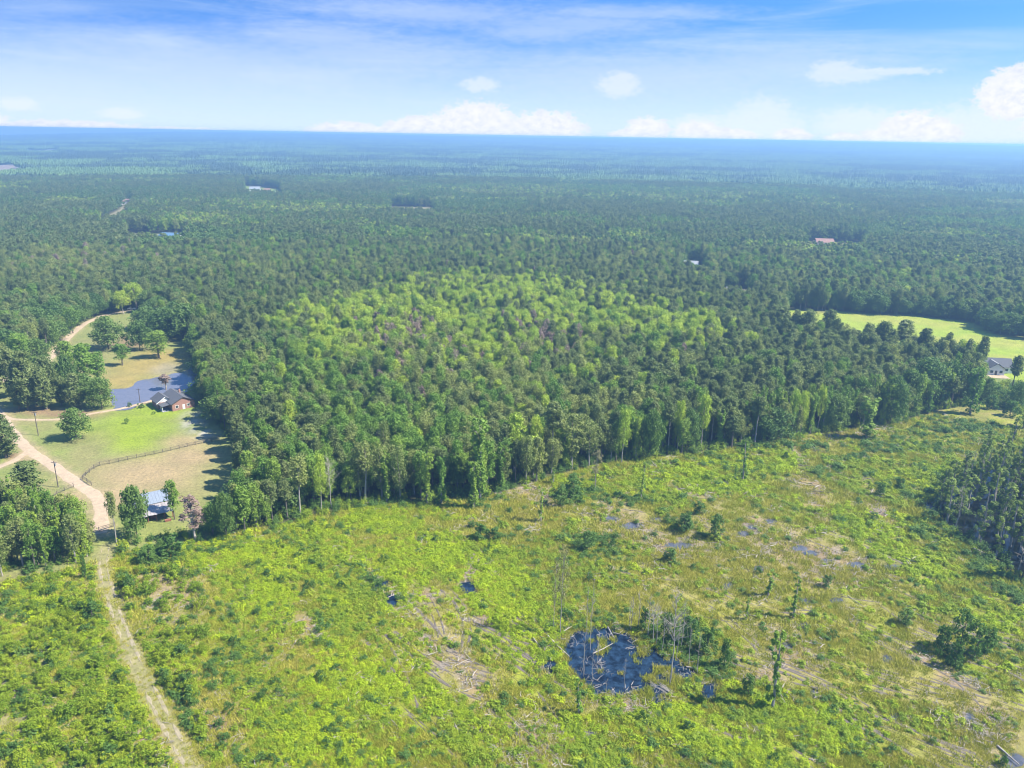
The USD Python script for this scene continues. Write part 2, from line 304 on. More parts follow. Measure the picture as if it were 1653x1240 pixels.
# photo-space blobs on the ground: (x, y, half width, half height, tilt in degrees)
def patch(px, py, items):
    w = np.zeros(np.shape(px))
    for it in items:
        cx, cy, rx, ry, t, k = (*it, 0, 1.0)[:6] if len(it) == 4 else (*it, 1.0)[:6]
        c, s = math.cos(math.radians(t)), math.sin(math.radians(t))
        u, v = ((px - cx) * c + (py - cy) * s) / rx, (-(px - cx) * s + (py - cy) * c) / ry
        w = np.maximum(w, k * np.exp(-(u * u + v * v) ** 1.5))
    return w
LIME = [(580, 850, 130, 20, -8), (500, 890, 110, 45), (420, 960, 70, 35), (320, 1040, 90, 35), (600, 1130, 190, 90), (480, 1190, 110, 60), (700, 1160, 120, 60), (1080, 790, 110, 22), (1170, 762, 90, 24), (1440, 772, 100, 30), (1420, 870, 80, 30, 28),
        (940, 841, 18, 8), (820, 1000, 70, 60), (800, 930, 60, 40), (1140, 1195, 70, 30), (1040, 1170, 140, 40), (860, 1090, 60, 40, 45), (640, 960, 60, 50, 40), (560, 960, 60, 60), (1490, 910, 60, 22, 20), (1330, 1000, 30, 14), (1430, 1020, 60, 16, 40),
        (1400, 1030, 22, 20), (1350, 950, 40, 14, 25), (1290, 1190, 110, 50), (1440, 1000, 40, 10), (1590, 1090, 50, 20, 20), (1250, 745, 60, 18), (720, 900, 90, 30), (200, 1130, 60, 60), (60, 1190, 60, 50), (90, 1010, 80, 60), (1610, 1000, 60, 30), (330, 905, 60, 20), (930, 1080, 50, 30), (1480, 720, 50, 12)]
BARE = [(700, 1050, 14, 50, -25), (760, 1090, 26, 80, -30), (870, 1190, 60, 26, 20), (850, 1240, 60, 30), (60, 932, 110, 14, -10), (1010, 850, 60, 26, 20), (1110, 792, 40, 10, 20), (860, 795, 40, 14), (890, 808, 34, 12), (1090, 880, 80, 22, 15), (1300, 895, 120, 30, 15), (1215, 848, 30, 16),
        (1380, 700, 50, 9, -8), (690, 962, 32, 14), (260, 945, 60, 20), (1590, 1170, 50, 40, 30), (1280, 1060, 60, 30, 30), (620, 955, 14, 50, -32), (1320, 800, 14, 60, -20), (1290, 760, 12, 40, -20), (240, 1190, 50, 36), (90, 1150, 40, 20), (1000, 1130, 70, 20), (1340, 935, 60, 14), (780, 1000, 16, 14), (1230, 1090, 40, 16), (1480, 1060, 60, 10, 25), (300, 960, 40, 20), (500, 1010, 30, 10, 45), (440, 1130, 30, 16), (350, 1180, 50, 40), (30, 1110, 30, 16), (1420, 820, 12, 50, -25), (760, 915, 10, 40, 20), (1540, 1100, 40, 16, 25)]
TAN = [(1150, 880, 170, 60, 12), (1280, 930, 190, 70, 14), (1390, 1000, 160, 50, 20), (850, 830, 70, 26), (800, 830, 60, 22), (1000, 820, 60, 26), (690, 1000, 60, 40), (760, 1060, 60, 90, -30), (270, 940, 90, 30), (1330, 780, 40, 60, -20), (1100, 960, 120, 40), (1520, 1130, 140, 50, 24), (780, 850, 60, 18), (560, 880, 40, 12), (1580, 1200, 100, 50), (1160, 830, 90, 26), (350, 1150, 60, 80), (250, 1000, 50, 40), (480, 1060, 50, 30), (1240, 990, 90, 40)]
DARKV = [(1105, 850, 34, 14, 20), (930, 800, 40, 16), (330, 880, 100, 14, -8), (1010, 810, 40, 10), (250, 900, 60, 16), (1100, 1030, 50, 26), (930, 1010, 40, 14), (960, 880, 40, 20), (620, 950, 50, 14, 35), (1600, 930, 60, 18, 35), (1500, 860, 30, 14, 30), (1550, 690, 70, 20), (1450, 720, 60, 12), (1590, 660, 60, 14), (1330, 760, 30, 12), (370, 1080, 50, 30), (1570, 1070, 60, 20), (1260, 720, 80, 8), (700, 812, 130, 8), (1380, 740, 20, 8), (1470, 800, 20, 8), (300, 1140, 40, 40), (1120, 1080, 60, 20)]

# tracks (photo centre lines, half width in metres)
def line(pts): return np.array([px2w(*p) for p in pts])
LANE = shapely.LineString(line([(170, 885), (165, 915), (175, 950), (190, 1000), (215, 1060), (245, 1120), (275, 1180), (310, 1240), (350, 1300), (420, 1400)]))
TRACK = shapely.LineString(line([(-20, 650), (4, 672), (14, 692), (30, 710), (48, 728), (70, 742), (95, 759), (122, 779), (148, 794), (163, 812), (165, 840), (162, 862)]))
TRACK2 = shapely.LineString(line([(50, 726), (30, 740), (0, 754), (-40, 765)]))
DRIVE = shapely.LineString(line([(4, 672), (22, 677.5), (60, 678), (95, 677), (130, 672), (165, 665), (200, 658), (232, 651), (262, 642)]))
ROAD = shapely.LineString(line([(70, 592), (82, 575), (100, 556), (114, 541), (134, 524), (155, 514), (175, 507), (200, 503), (222, 498)]))
ROAD2 = shapely.LineString(line([(-60, 628), (-20, 622), (6, 614), (20, 606)]))
ROADS = [(LANE, 2.1), (TRACK, 2.9), (TRACK2, 2.2), (DRIVE, 1.3), (ROAD, 2.4), (ROAD2, 2.6)]

# ------------------------------------------------------------------ ground
fwd = np.radians(np.concatenate([np.linspace(-180, -46, 24)[:-1], np.linspace(-46, 46, 520), np.linspace(46, 180, 24)[1:-1]]))
rr = [1.0, 20, 45, 62]
while rr[-1] < 430: rr.append(rr[-1] * 1.0043)
while rr[-1] < RMAX: rr.append(rr[-1] * 1.018)
rr = np.array(rr)
RG, AG = np.meshgrid(rr, fwd, indexing="ij")
GX, GY = RG * np.sin(AG), RG * np.cos(AG)
GZ = gz(GX, GY)
PXg, PYg, Kg = w2px(GX, GY, GZ)
front = (GY > 20) & (RG < 700)
def water_depth(x, y):
    d = np.zeros(np.shape(x))
    for w in WATERS:
        b = w.buffer(1.5).bounds
        m = (x > b[0]) & (x < b[2]) & (y > b[1]) & (y < b[3])
        if m.any():
            pts = shapely.points(x[m], y[m])
            i = shapely.contains(w, pts)
            dist = shapely.distance(w.exterior, pts)
            sd = np.where(i, dist, -dist)
            d[m] = np.maximum(d[m], np.clip((sd + 1.1) / 1.6, 0, 1))
    return d
WD = np.zeros(GX.shape); WD[front] = water_depth(GX[front], GY[front])
GZ = GZ * (1 - WD) - 0.55 * WD
def lerp(a, b, w): return a + (np.asarray(b) - a) * np.asarray(w)[..., None]
def f2(sx, seed, o=4): return meshkit.fbm(np.stack([GX / sx, GY / sx, 0 * GX], -1), o, seed)
col = np.tile(np.array([.060, .062, .030]), GX.shape + (1,))
far = RG > 600
n1, n2, n3 = f2(9, 11), f2(2.6, 12), f2(30, 13)
# forest floor / far floor
col = lerp(col, (.075, .080, .035), np.clip(n3 * 2 - .6, 0, 1))
inC = inside(CLEAR, GX, GY); inF = inside(FARM, GX, GY); inD = inside(FIELD, GX, GY)
# clearing soil and short grass
g = np.tile(np.array([.135, .135, .036]), GX.shape + (1,))
g = lerp(g, (.165, .185, .020), np.clip(n1 * 2.4 - .75, 0, 1))
g = lerp(g, (.200, .160, .075), np.clip(n2 * 3 - 1.35, 0, 1) * .8)
g = lerp(g, (.205, .180, .060), .75 * patch(PXg, PYg, TAN))
g = lerp(g, (.150, .180, .015), .7 * patch(PXg, PYg, LIME))
g = lerp(g, (.190, .135, .080), patch(PXg, PYg, BARE) * np.clip(.45 + n2, 0, 1))
g = lerp(g, (.175, .155, .135), patch(PXg, PYg, BARE) * np.clip(n2 * 4 - 1.9, 0, 1) * (PXg > 500))
leftq = ((PXg < 330) & (PYg > 920)).astype(float)
g = lerp(g, (.195, .165, .105), .6 * leftq * np.clip(n2 * 3 - .9, 0, 1))
dl = shapely.distance(LANE, shapely.points(GX, GY)) if False else None
col = np.where(inC[..., None], g, col)
# farm: lawn, paddock, rough grass
l = np.tile(np.array([.140, .165, .050]), GX.shape + (1,))
l = lerp(l, (.165, .150, .068), np.clip(n1 * 2.6 - .9, 0, 1) * .7)
l = lerp(l, (.150, .200, .022), patch(PXg, PYg, [(220, 690, 60, 34), (255, 665, 60, 16), (215, 715, 40, 22), (150, 690, 30, 14, 0, .6), (235, 740, 30, 8, 0, .5)]))
l = lerp(l, (.225, .175, .100), patch(PXg, PYg, [(240, 765, 110, 34, -6), (190, 800, 60, 24), (300, 740, 60, 22, -5), (110, 805, 40, 14, -10), (300, 715, 40, 14, 0, .8)]))
l = lerp(l, (.25, .235, .215), .8 * patch(PXg, PYg, [(312, 682, 22, 18, 10), (330, 700, 20, 10)]) * np.clip(n2 * 3.2 - .9, 0, 1))
l = lerp(l, (.205, .165, .060), patch(PXg, PYg, [(240, 590, 70, 22, -8), (270, 575, 60, 12), (200, 615, 40, 16)]))
l = lerp(l, (.19, .17, .12), patch(PXg, PYg, [(268, 596, 26, 10, -10)]) * .8)
l = lerp(l, (.170, .110, .070), patch(PXg, PYg, [(110, 668, 60, 7), (60, 663, 50, 8), (28, 738, 20, 8), (200, 548, 12, 6), (205, 556, 40, 7)]) * np.clip(.4 + n2, 0, 1))
l = lerp(l, (.145, .150, .060), patch(PXg, PYg, [(130, 560, 60, 30)]) * .5)
l = lerp(l, (.150, .165, .050), patch(PXg, PYg, [(180, 870, 60, 30), (270, 855, 60, 14)]) * .8)
col = np.where(inF[..., None], l, col)
d = np.tile(np.array([.165, .225, .026]), GX.shape + (1,))
d = lerp(d, (.205, .215, .045), np.clip(meshkit.fbm(np.stack([GX / 40, GY / 9, 0 * GX], -1), 3, 4) * 2.4 - .7, 0, 1))
col = np.where(inD[..., None], d, col)
inY = inside(YARD, GX, GY) & ~inC & ~inD
col = np.where(inY[..., None], lerp(np.tile(np.array([.20, .175, .10]), GX.shape + (1,)), (.12, .15, .045), np.clip(n1 * 3 - .9 + (PYg - 612) / 14, 0, 1)), col)
for i, q in enumerate(GAPS):
    m = inside(q, GX, GY)
    col[m] = [(.23, .18, .14), (.24, .21, .12), (.15, .20, .05), (.19, .17, .10), (.20, .21, .13), (.26, .17, .13), (.18, .17, .12), (.20, .19, .14), (.22, .22, .16)][i]
# soil beside the tracks
sel = front & (GX < 0) & (GX > -260) & (RG < 480)
pts = shapely.points(GX[sel], GY[sel])
for ls, hw in ROADS:
    w = np.clip(1.5 - shapely.distance(ls, pts) / hw + (n2[sel] - .5) * 1.2, 0, 1)
    col[sel] = lerp(col[sel], (.185, .170, .085) if ls is LANE else (.25, .20, .12), w * .8)
col = lerp(col, (.100, .085, .065), np.clip(WD * 1.3, 0, 1) * .85)
nr, na = GX.shape
i, j = np.meshgrid(np.arange(nr - 1), np.arange(na), indexing="ij")
q = np.stack([i * na + j, (i + 1) * na + j, (i + 1) * na + (j + 1) % na, i * na + (j + 1) % na], -1).reshape(-1, 4)
fin = np.array([[k, (k + 1) % na, nr * na] for k in range(na)])
V = np.vstack([np.stack([GX, GY, GZ], -1).reshape(-1, 3), [[0, 0, 0]]])
Fc = np.vstack([q[:, [0, 2, 1]], q[:, [0, 3, 2]], fin])
col = np.where((inC | inF | inD)[..., None], col * 1.12, col)
gm = usdkit.material(stage, "/World/Looks/ground", {
    "at": ("attribute", {"attribute": "tint"}), "g": ("geometry", {}), "n": ("noise_texture", {"scale": 1.1, "detail": 6.0, "roughness": .7}), "n2": ("noise_texture", {"scale": .13, "detail": 4.0, "roughness": .6}),
    "r": ("rgb_ramp", {"ramp": [(.28, (.62, .64, .62)), (.5, (1, 1, 1)), (.72, (1.3, 1.26, 1.2))]}), "r2": ("rgb_ramp", {"ramp": [(.3, (.85, .87, .85)), (.7, (1.15, 1.13, 1.1))]}),
    "m": ("mix_color", {"blend_type": "multiply", "fac": 1.0}), "m2": ("mix_color", {"blend_type": "multiply", "fac": 1.0}), "b": ("bump", {"strength": .6, "distance": .25}), "p": ("principled_bsdf", {"roughness": .95, "specular_ior_level": .1})},
    [("g.position", "n.vector"), ("g.position", "n2.vector"), ("n.fac", "r.fac"), ("n2.fac", "r2.fac"), ("at.color", "m.a"), ("r.color", "m.b"), ("m.result", "m2.a"), ("r2.color", "m2.b"), ("n.fac", "b.height"), ("b.normal", "p.normal"), ("m2.result", "p.base_color")], surface="p.BSDF")
gp = usdkit.mesh(stage, "/World/ground", (V, Fc), gm, smooth=True)
UsdGeom.PrimvarsAPI(gp).CreatePrimvar("tint", Sdf.ValueTypeNames.Color3fArray, "vertex").Set(Vt.Vec3fArray.FromNumpy(np.vstack([col.reshape(-1, 3), [[.1, .1, .05]]]).astype(np.float32)))
tag(gp.GetPrim(), kind="structure")

# tracks
def ribbon(ls, hw, seed, lift=.03, gaps=False):
    n = max(int(ls.length / 1.2), 6); s = np.linspace(0, ls.length, n)
    c = np.array([ls.interpolate(t).coords[0] for t in s])
    for _ in range(12): c[1:-1] = .5 * c[1:-1] + .25 * (c[:-2] + c[2:])
    t = unit(np.gradient(c, axis=0)); nn = np.c_[-t[:, 1], t[:, 0]]
    k = 7; vs = []
    wl = hw * (.75 + .6 * meshkit.fbm(np.c_[s / 3, 0 * s + seed, 0 * s], 3, seed)); wr = hw * (.75 + .6 * meshkit.fbm(np.c_[s / 3, 0 * s + seed, 0 * s + 9], 3, seed + 1))
    if gaps:
        br = np.clip((meshkit.fbm(np.c_[s / 4.5, 0 * s + seed + .5, 0 * s], 3, seed) - .40) * 6, .02, 1); wl, wr = wl * br, wr * br
    for u in np.linspace(-1, 1, k):
        p = c + nn * (np.where(u < 0, u * wl, u * wr))[:, None]
        z = gz(p[:, 0], p[:, 1])
        vs.append(np.c_[p, z + lift - .10 * (abs(u) > .95)])
    V = np.stack(vs, 1).reshape(-1, 3)
    i, j = np.meshgrid(np.arange(n - 1), np.arange(k - 1), indexing="ij")
    a = (i * k + j).ravel()
    return V, np.vstack([np.c_[a, a + 1, a + k + 1], np.c_[a, a + k + 1, a + k]])[:, ::-1]
for nm, ls, hw, sd, mt in (("sand_track", TRACK, 2.3, 1, "sand"), ("sand_track", TRACK2, 1.7, 2, "sand"), ("driveway", DRIVE, 1.0, 3, "sand"), ("sand_road", ROAD, 2.3, 4, "sand"), ("sand_road", ROAD2, 2.3, 5, "sand")):
    tag(put_mesh(nm, ribbon(ls, hw, sd), M[mt], smooth=True), kind="structure")
# field lane: two worn wheel strips
for k, off in enumerate((-.85, .85)):
    o = LANE.parallel_offset(abs(off), "left" if off < 0 else "right")
    tag(put_mesh("worn_lane", ribbon(o, .46, 20 + k, .035, True), M["lane"], smooth=True), kind="structure")

# water
def sheet(p, z):
    v, f = trimesh.creation.triangulate_polygon(p, engine="earcut")
    return np.c_[v, np.full(len(v), z)], np.asarray(f)
for nm, p, mt, z in [("bog_pond", POND, "water", -.20), ("bog_pond", POND2, "water", -.20), ("farm_pond", FARMPOND, "pondwater", -.20), ("swamp_water", SWAMP, "swampwater", -.20)]:
    tag(put_mesh(nm, sheet(biggest(p.buffer(.5)), z), M[mt]), kind="structure")
for k, p in enumerate(PUD):
    tag(put_mesh("puddle", sheet(biggest(p.buffer(.25)), -.20 - .001 * k), M["water" if k in (0, 1, 2, 21) else "puddle"]), kind="structure")

# ------------------------------------------------------------------ tree models
def profile(kind, t):
    if kind == "pine": return np.clip((1.03 - t), 0, 1) ** .48 * (.45 + 1.0 * np.clip(t * 2.6, 0, 1)) * .70
    if kind == "gum": return np.clip(t + .06, 0, 1) ** .36 * np.clip(1.05 - t, 0, 1) ** .40 * 1.30
    if kind == "oak": return np.sqrt(np.clip(1 - (2 * (t - .40)) ** 2 / 1.45, 0, 1))
    if kind == "vine": return .55 + .45 * np.sin(t * 9 + 1) * np.sin(t * 4) + .35 * (t > .72)
    return np.clip(t, 0, 1) ** .5 * np.clip(1 - t, 0, 1) ** .45 * 1.6

def tree_model(kind, H, R, base, nleaf, ls, seed, sparse=0.0, limbs=7, trunk_r=None):
    """crown (vertices, faces) and trunk for a tree H tall, crown radius R, crown starting at base*H"""
    rng = np.random.default_rng(seed)
    zb, zt = base * H, H
    lean = rng.normal(size=2) * .02 * H
    axis = lambda z: np.c_[lean[0] * (z / H) ** 1.5, lean[1] * (z / H) ** 1.5]
    nc = max(int(nleaf / (34 if kind != "pine" else 26)), 14)
    t = (np.arange(nc) + rng.random(nc)) / nc
    if kind in ("oak", "gum"): t = t ** .8
    th = np.arange(nc) * 2.39996 + rng.normal(size=nc) * .5
    lob = 1 + .30 * np.sin(th * 2 + seed) * np.sin(t * 5 + seed * 1.7) + .16 * rng.normal(size=nc)
    rad = R * profile(kind, t) * lob * np.clip(rng.random(nc) ** .35, .35, 1)
    c = np.c_[axis(zb + t * (zt - zb)) + np.c_[np.cos(th), np.sin(th)] * rad[:, None], zb + t * (zt - zb) * .97]
    rc = R * rng.uniform(.24, .42, nc) * (1.0 if kind != "pine" else .85) * (1 - .12 * t)
    keep = rng.random(nc) > sparse; c, rc = c[keep], rc[keep]; nc = len(c)
    k = rng.integers(0, nc, nleaf)
    dirs = unit(rng.normal(size=(nleaf, 3)) + [0, 0, .35])
    sz = {"gum": 1.15, "pine": .8, "oak": .85, "vine": 1.5}.get(kind, 1.2)
    out = unit(np.c_[c[k, :2] - axis(c[k, 2]), .3 * R + 0 * c[k, 2]])
    P = c[k] + dirs * rc[k][:, None] * [1, 1, sz] * rng.uniform(.55, 1.08, nleaf)[:, None]
    if kind == "gum":    # flame-like tips
        P[:, 2] += np.clip(dirs[:, 2], 0, 1) ** 3 * rc[k] * .2
    P[:, 2] = np.maximum(P[:, 2], .4)
    nn = unit(dirs * .55 + out * .25 + [0, 0, .25] + .7 * rng.normal(size=(nleaf, 3)))
    s = ls * rng.uniform(.65, 1.35, nleaf)
    if kind == "pine":
        crown = leaves(P, nn, s * 1.45, .38, rng, along=unit(dirs + [0, 0, .5]))
    else:
        crown = leaves(P, nn, s, .72, rng)
    tr = trunk_r or .016 * H + .03
    zs = np.linspace(0, H * .93, 7)
    wob = np.cumsum(rng.normal(size=(7, 2)) * .012 * H * .4, 0); wob[0] = 0
    parts = [tube(np.c_[axis(zs) + wob, zs - .3], tr * (1 - .85 * zs / H), 6)]
    for m in range(limbs):
        j = rng.integers(0, nc); e = c[j]
        z0 = max(e[2] - rng.uniform(.08, .22) * H, zb * .85)
        p0 = np.r_[axis(np.array([z0]))[0] + [np.interp(z0, zs, wob[:, 0]), np.interp(z0, zs, wob[:, 1])], z0 - .3]
        mid = p0 * .5 + e * .5 + [0, 0, .03 * H]
        parts.append(tube([p0, mid, e], np.array([.35, .22, .08]) * tr, 4))
    return crown, join(parts)

def snag_model(H, seed, nb=14, spread=.16, tr=.13):
    rng = np.random.default_rng(seed)
    zs = np.linspace(0, H, 8); wob = np.cumsum(rng.normal(size=(8, 2)) * .014 * H, 0) * .6; wob[0] = 0
    parts = [tube(np.c_[wob, zs - .3], tr * (1 - .8 * zs / H), 6)]
    for k in range(nb):
        z = H * rng.uniform(.42, .97); a = rng.random() * 6.28; ln = H * spread * rng.uniform(.5, 1.3) * (1.25 - z / H)
        p0 = np.r_[np.interp(z, zs, wob[:, 0]), np.interp(z, zs, wob[:, 1]), z - .3]
        e = p0 + [math.cos(a) * ln, math.sin(a) * ln, ln * rng.uniform(.3, 1.4)]
        md = (p0 + e) / 2 + rng.normal(size=3) * ln * .08
        parts.append(tube([p0, md, e], [tr * .3, tr * .2, tr * .06], 4))
        for _ in range(3):
            u = rng.uniform(.4, 1); b = p0 + (e - p0) * u; q = b + unit(rng.normal(size=3) + [0, 0, .8]) * ln * rng.uniform(.25, .5)
            parts.append(tube([b, (b + q) / 2 + rng.normal(size=3) * .03 * ln, q], [tr * .12, tr * .09, tr * .04], 3))
    return join(parts)

MODELS = stage.CreateClassPrim("/World/Models")
MODEL = {}      # kind -> list of (path, height)
def add_model(kind, crown, trunk, mat, bark, H, R):
    lst = MODEL.setdefault(kind, [])
    p = f"/World/Models/{kind}_{len(lst):03d}"
    UsdGeom.Xform.Define(stage, p)
    usdkit.mesh(stage, p + "/trunk", trunk, bark)
    if crown is not None: usdkit.mesh(stage, p + "/crown", crown, mat)
    lst.append((p, H, R, crown, trunk, mat, bark))

def make(kind, form, n, Hs, Rs, bases, nleaf, ls, mat, bark, seed, **kw):
    rng = np.random.default_rng(seed)
    for k in range(n):
        H, R, b = rng.uniform(*Hs), rng.uniform(*Rs), rng.uniform(*bases)
        add_model(kind, *tree_model(form, H, R, b, nleaf, ls, seed * 31 + k, **kw), M[mat], M[bark], H, R)
make("pine", "pine", 8, (13.0, 17.0), (2.2, 3.5), (.40, .55), 2500, .44, "pine", "bark", 1)
make("tall_pine", "pine", 4, (18, 20), (2.9, 3.4), (.58, .68), 2200, .55, "pine", "pale_bark", 2)
make("green_tree", "gum", 8, (12.0, 16.5), (2.1, 3.5), (.2, .35), 2500, .44, "gum", "bark", 3)
make("lime_tree", "gum", 7, (12.5, 16.5), (2.1, 3.3), (.25, .38), 2500, .44, "lime", "pale_bark", 4)
make("olive_tree", "round", 6, (12.0, 16), (2.3, 3.7), (.2, .38), 2500, .44, "olive", "pale_bark", 5, sparse=.12)
make("dense_pine", "pine", 3, (14, 16), (3.0, 3.6), (.10, .18), 3400, .55, "pine", "bark", 16)
make("oak", "oak", 5, (11, 14), (4.6, 5.8), (.14, .2), 3600, .66, "oak", "bark", 6, limbs=10)
make("withered_tree", "round", 4, (13.0, 16), (1.9, 2.5), (.3, .42), 1500, .42, "dead", "dead_wood", 7, sparse=.2, limbs=22)
make("vine_tree", "vine", 5, (15, 18), (1.5, 2.1), (.05, .12), 1900, .50, "vine", "pale_bark", 8)
make("vine_snag", "vine", 4, (9, 11), (.7, 1.0), (.03, .06), 620, .42, "vine", "dead_wood", 9, limbs=3)
make("edge_tree", "round", 5, (16, 19), (2.4, 3.1), (.5, .62), 1500, .50, "olive", "pale_bark", 10, sparse=.1, limbs=10)
make("swamp_tree", "round", 5, (15, 19), (1.5, 2.2), (.08, .22), 1150, .38, "swamp", "pale_bark", 11, sparse=.42, limbs=12)
make("pale_sapling", "round", 3, (13, 15), (1.2, 1.5), (.32, .4), 1100, .22, "pale", "dead_wood", 12, sparse=.1, limbs=14, trunk_r=.11)
make("shrub", "oak", 5, (1.8, 2.4), (1.3, 1.7), (.02, .04), 420, .30, "weed_dark", "dark_wood", 13, limbs=5, trunk_r=.05)
make("light_shrub", "oak", 5, (1.5, 2.0), (1.2, 1.6), (.02, .04), 520, .27, "weed_green", "dark_wood", 14, limbs=5, trunk_r=.05)
make("young_tree", "gum", 4, (5, 6.5), (1.4, 1.9), (.05, .12), 800, .40, "weed_dark", "bark", 15, limbs=6)
for k in range(6): add_model("snag", None, snag_model(13, 900 + k, 20, .17, .15), None, M["dead_wood"], 13, 1.5)
for k in range(3): add_model("crowned_snag", None, snag_model(15, 940 + k, 46, .28, .17), None, M["dead_wood"], 15, 3)

def height_for(x, y, ytop, z0=0.0):
    lo, hi = 0.2, 60.0
    for _ in range(40):
        m = (lo + hi) / 2
        if float(w2px(x, y, z0 + m)[1]) > ytop: lo = m
        else: hi = m
    return lo

RT = np.random.default_rng(77)
def place(kind, name, x, y, label, cat, group=None, h=None, r=None, i=None):
    lst = MODEL[kind]; i = RT.integers(len(lst)) if i is None else i % len(lst)
    p, H, R = lst[i][:3]
    sz = (h / H) if h else RT.uniform(.86, 1.14)
    sx = (r / R) if r else sz * RT.uniform(.92, 1.1)
    X = UsdGeom.Xform.Define(stage, path_of(name))
    X.AddTranslateOp().Set(Gf.Vec3d(float(x), float(y), float(gz(x, y))))
    X.AddRotateZOp().Set(float(RT.uniform(0, 360))); X.AddScaleOp().Set(Gf.Vec3f(sx * RT.uniform(.86, 1.16), sx * RT.uniform(.86, 1.16), sz))
    pr = X.GetPrim(); pr.GetReferences().AddInternalReference(p); pr.SetInstanceable(True)
    return tag(pr, label, cat, group)

TAKEN = []      # (x, y, radius) kept free of the random trees
def at(kind, name, bx, by, ytop, wpx, label, cat="tree", group=None, i=None):
    x, y = px2w(bx, by)
    h = height_for(x, y, ytop)
    k = float(w2px(x, y, h / 2)[2])
    TAKEN.append((x, y, wpx / 2 * k / FPX))
    return place(kind, name, x, y, label, cat, group, h, wpx / 2 * k / FPX, i)

# ------------------------------------------------------------------ buildings
def quad_slab(p, t=.12):
    """a thin slab from four corners, t thick along its normal (below)"""
    p = np.asarray(p, float); n = unit(np.cross(p[1] - p[0], p[3] - p[0])); b = p - n * t
    f = [[0, 1, 2], [0, 2, 3], [4, 6, 5], [4, 7, 6]]
    for i in range(4):
        j = (i + 1) % 4; f += [[i, i + 4, j + 4], [i, j + 4, j]]
    return np.vstack([p, b]), np.array(f)
def prism_gable(x0, x1, y0, zw, zr, th=.15):
    xm = (x0 + x1) / 2
    v = [(x0, y0, zw), (x1, y0, zw), (xm, y0, zr), (x0, y0 + th, zw), (x1, y0 + th, zw), (xm, y0 + th, zr)]
    return np.array(v, float), np.array([[0, 1, 2], [3, 5, 4], [0, 3, 4], [0, 4, 1], [1, 4, 5], [1, 5, 2], [2, 5, 3], [2, 3, 0]])
def frame(pa, pb):
    """origin at photo point pa, x axis towards pb, y away"""
    a, b = px2w(*pa), px2w(*pb); d = b - a
    return a, math.atan2(d[1], d[0]), float(np.hypot(*d))
def gable_roof(t, x0, x1, y0, y1, zw, zr, mat, name="roof_slope", ov=.45, lift=0.0):
    xm = (x0 + x1) / 2; k = (zr - zw) / (xm - x0)
    for sgn, xe in ((-1, x0 - ov), (1, x1 + ov)):
        ze = zw - k * ov
        p = [(xe, y0 - ov, ze + lift), (xm, y0 - ov, zr + lift), (xm, y1 + ov, zr + lift), (xe, y1 + ov, ze + lift)]
        if sgn < 0: p = p[::-1]
        put_mesh(name, quad_slab(np.array(p) + [0, 0, .16]), mat, str(t.GetPath()))
def opening(t, name, x0, x1, z0, z1, y, mat, along="x", proud=.04, sub=None):
    m = box(x0, x1, y - proud, y + .05, z0, z1) if along == "x" else box(y - .05, y + proud, x0, x1, z0, z1)
    pr = put_mesh(name, m, mat, str(t.GetPath()))
    if sub:
        i = .12
        m2 = box(x0 + i, x1 - i, y - proud - .02, y, z0 + i, z1 - i) if along == "x" else box(y, y + proud + .02, x0 + i, x1 - i, z0 + i, z1 - i)
        put_mesh(sub, m2, M["glass"], str(pr.GetPath()))

# brick house by the farm pond
o, rz, w = frame((279, 664.5), (315, 657))
t = thing("brick_house", "red brick house with dark shingle roofs beside the farm pond", "house", (*o, 0), rz)
P = str(t.GetPath()); D = 13.0
put_mesh("wall", box(0, w, 0, D, -.3, 2.9), M["brick"], P)
put_mesh("wall", box(-3.6, -.02, 5.5, D - .5, -.3, 2.8), M["brick"], P)
put_mesh("gable", prism_gable(0, w, .003, 2.9, 5.0), M["brick"], P); put_mesh("gable", prism_gable(0, w, D - .16, 2.9, 5.0), M["brick"], P)
put_mesh("gable", prism_gable(-3.6, 2.2, 5.5, 2.8, 4.6), M["white"], P)
gable_roof(t, 0, w, 0, D, 2.9, 5.0, M["shingle"]); gable_roof(t, -3.6, 2.2, 5.5, D - .5, 2.8, 4.6, M["shingle"], ov=.5)
put_mesh("fascia", quad_slab([(-4.2, 4.9, 2.5), (-.7, 4.9, 4.72), (-.7, 4.78, 4.72), (-4.2, 4.78, 2.5)], .28), M["white"], P)
put_mesh("porch_floor", box(-3.4, -.02, 1.2, 5.48, -.2, .25), M["greyroof"], P)
for yy in (1.4, 3.3): put_mesh("porch_post", box(-3.3, -3.12, yy, yy + .18, .25, 2.3), M["white"], P)
put_mesh("porch_roof", quad_slab([(-3.6, 1.0, 2.35), (-.05, 1.0, 2.75), (-.05, 5.45, 2.75), (-3.6, 5.45, 2.35)], .1), M["shingle"], P)
opening(t, "window", 1.2, 2.4, 1.0, 2.2, 0, M["white"], sub="pane"); opening(t, "window", 5.6, 6.8, 1.0, 2.2, 0, M["white"], sub="pane"); opening(t, "door", 3.9, 4.8, 0.05, 2.1, 0, M["white"])
put_mesh("chimney", box(w * .66, w * .66 + .6, 8, 8.6, 3.4, 5.9), M["brick"], P)
TAKEN.append((*(o + [1, 7]), 9))

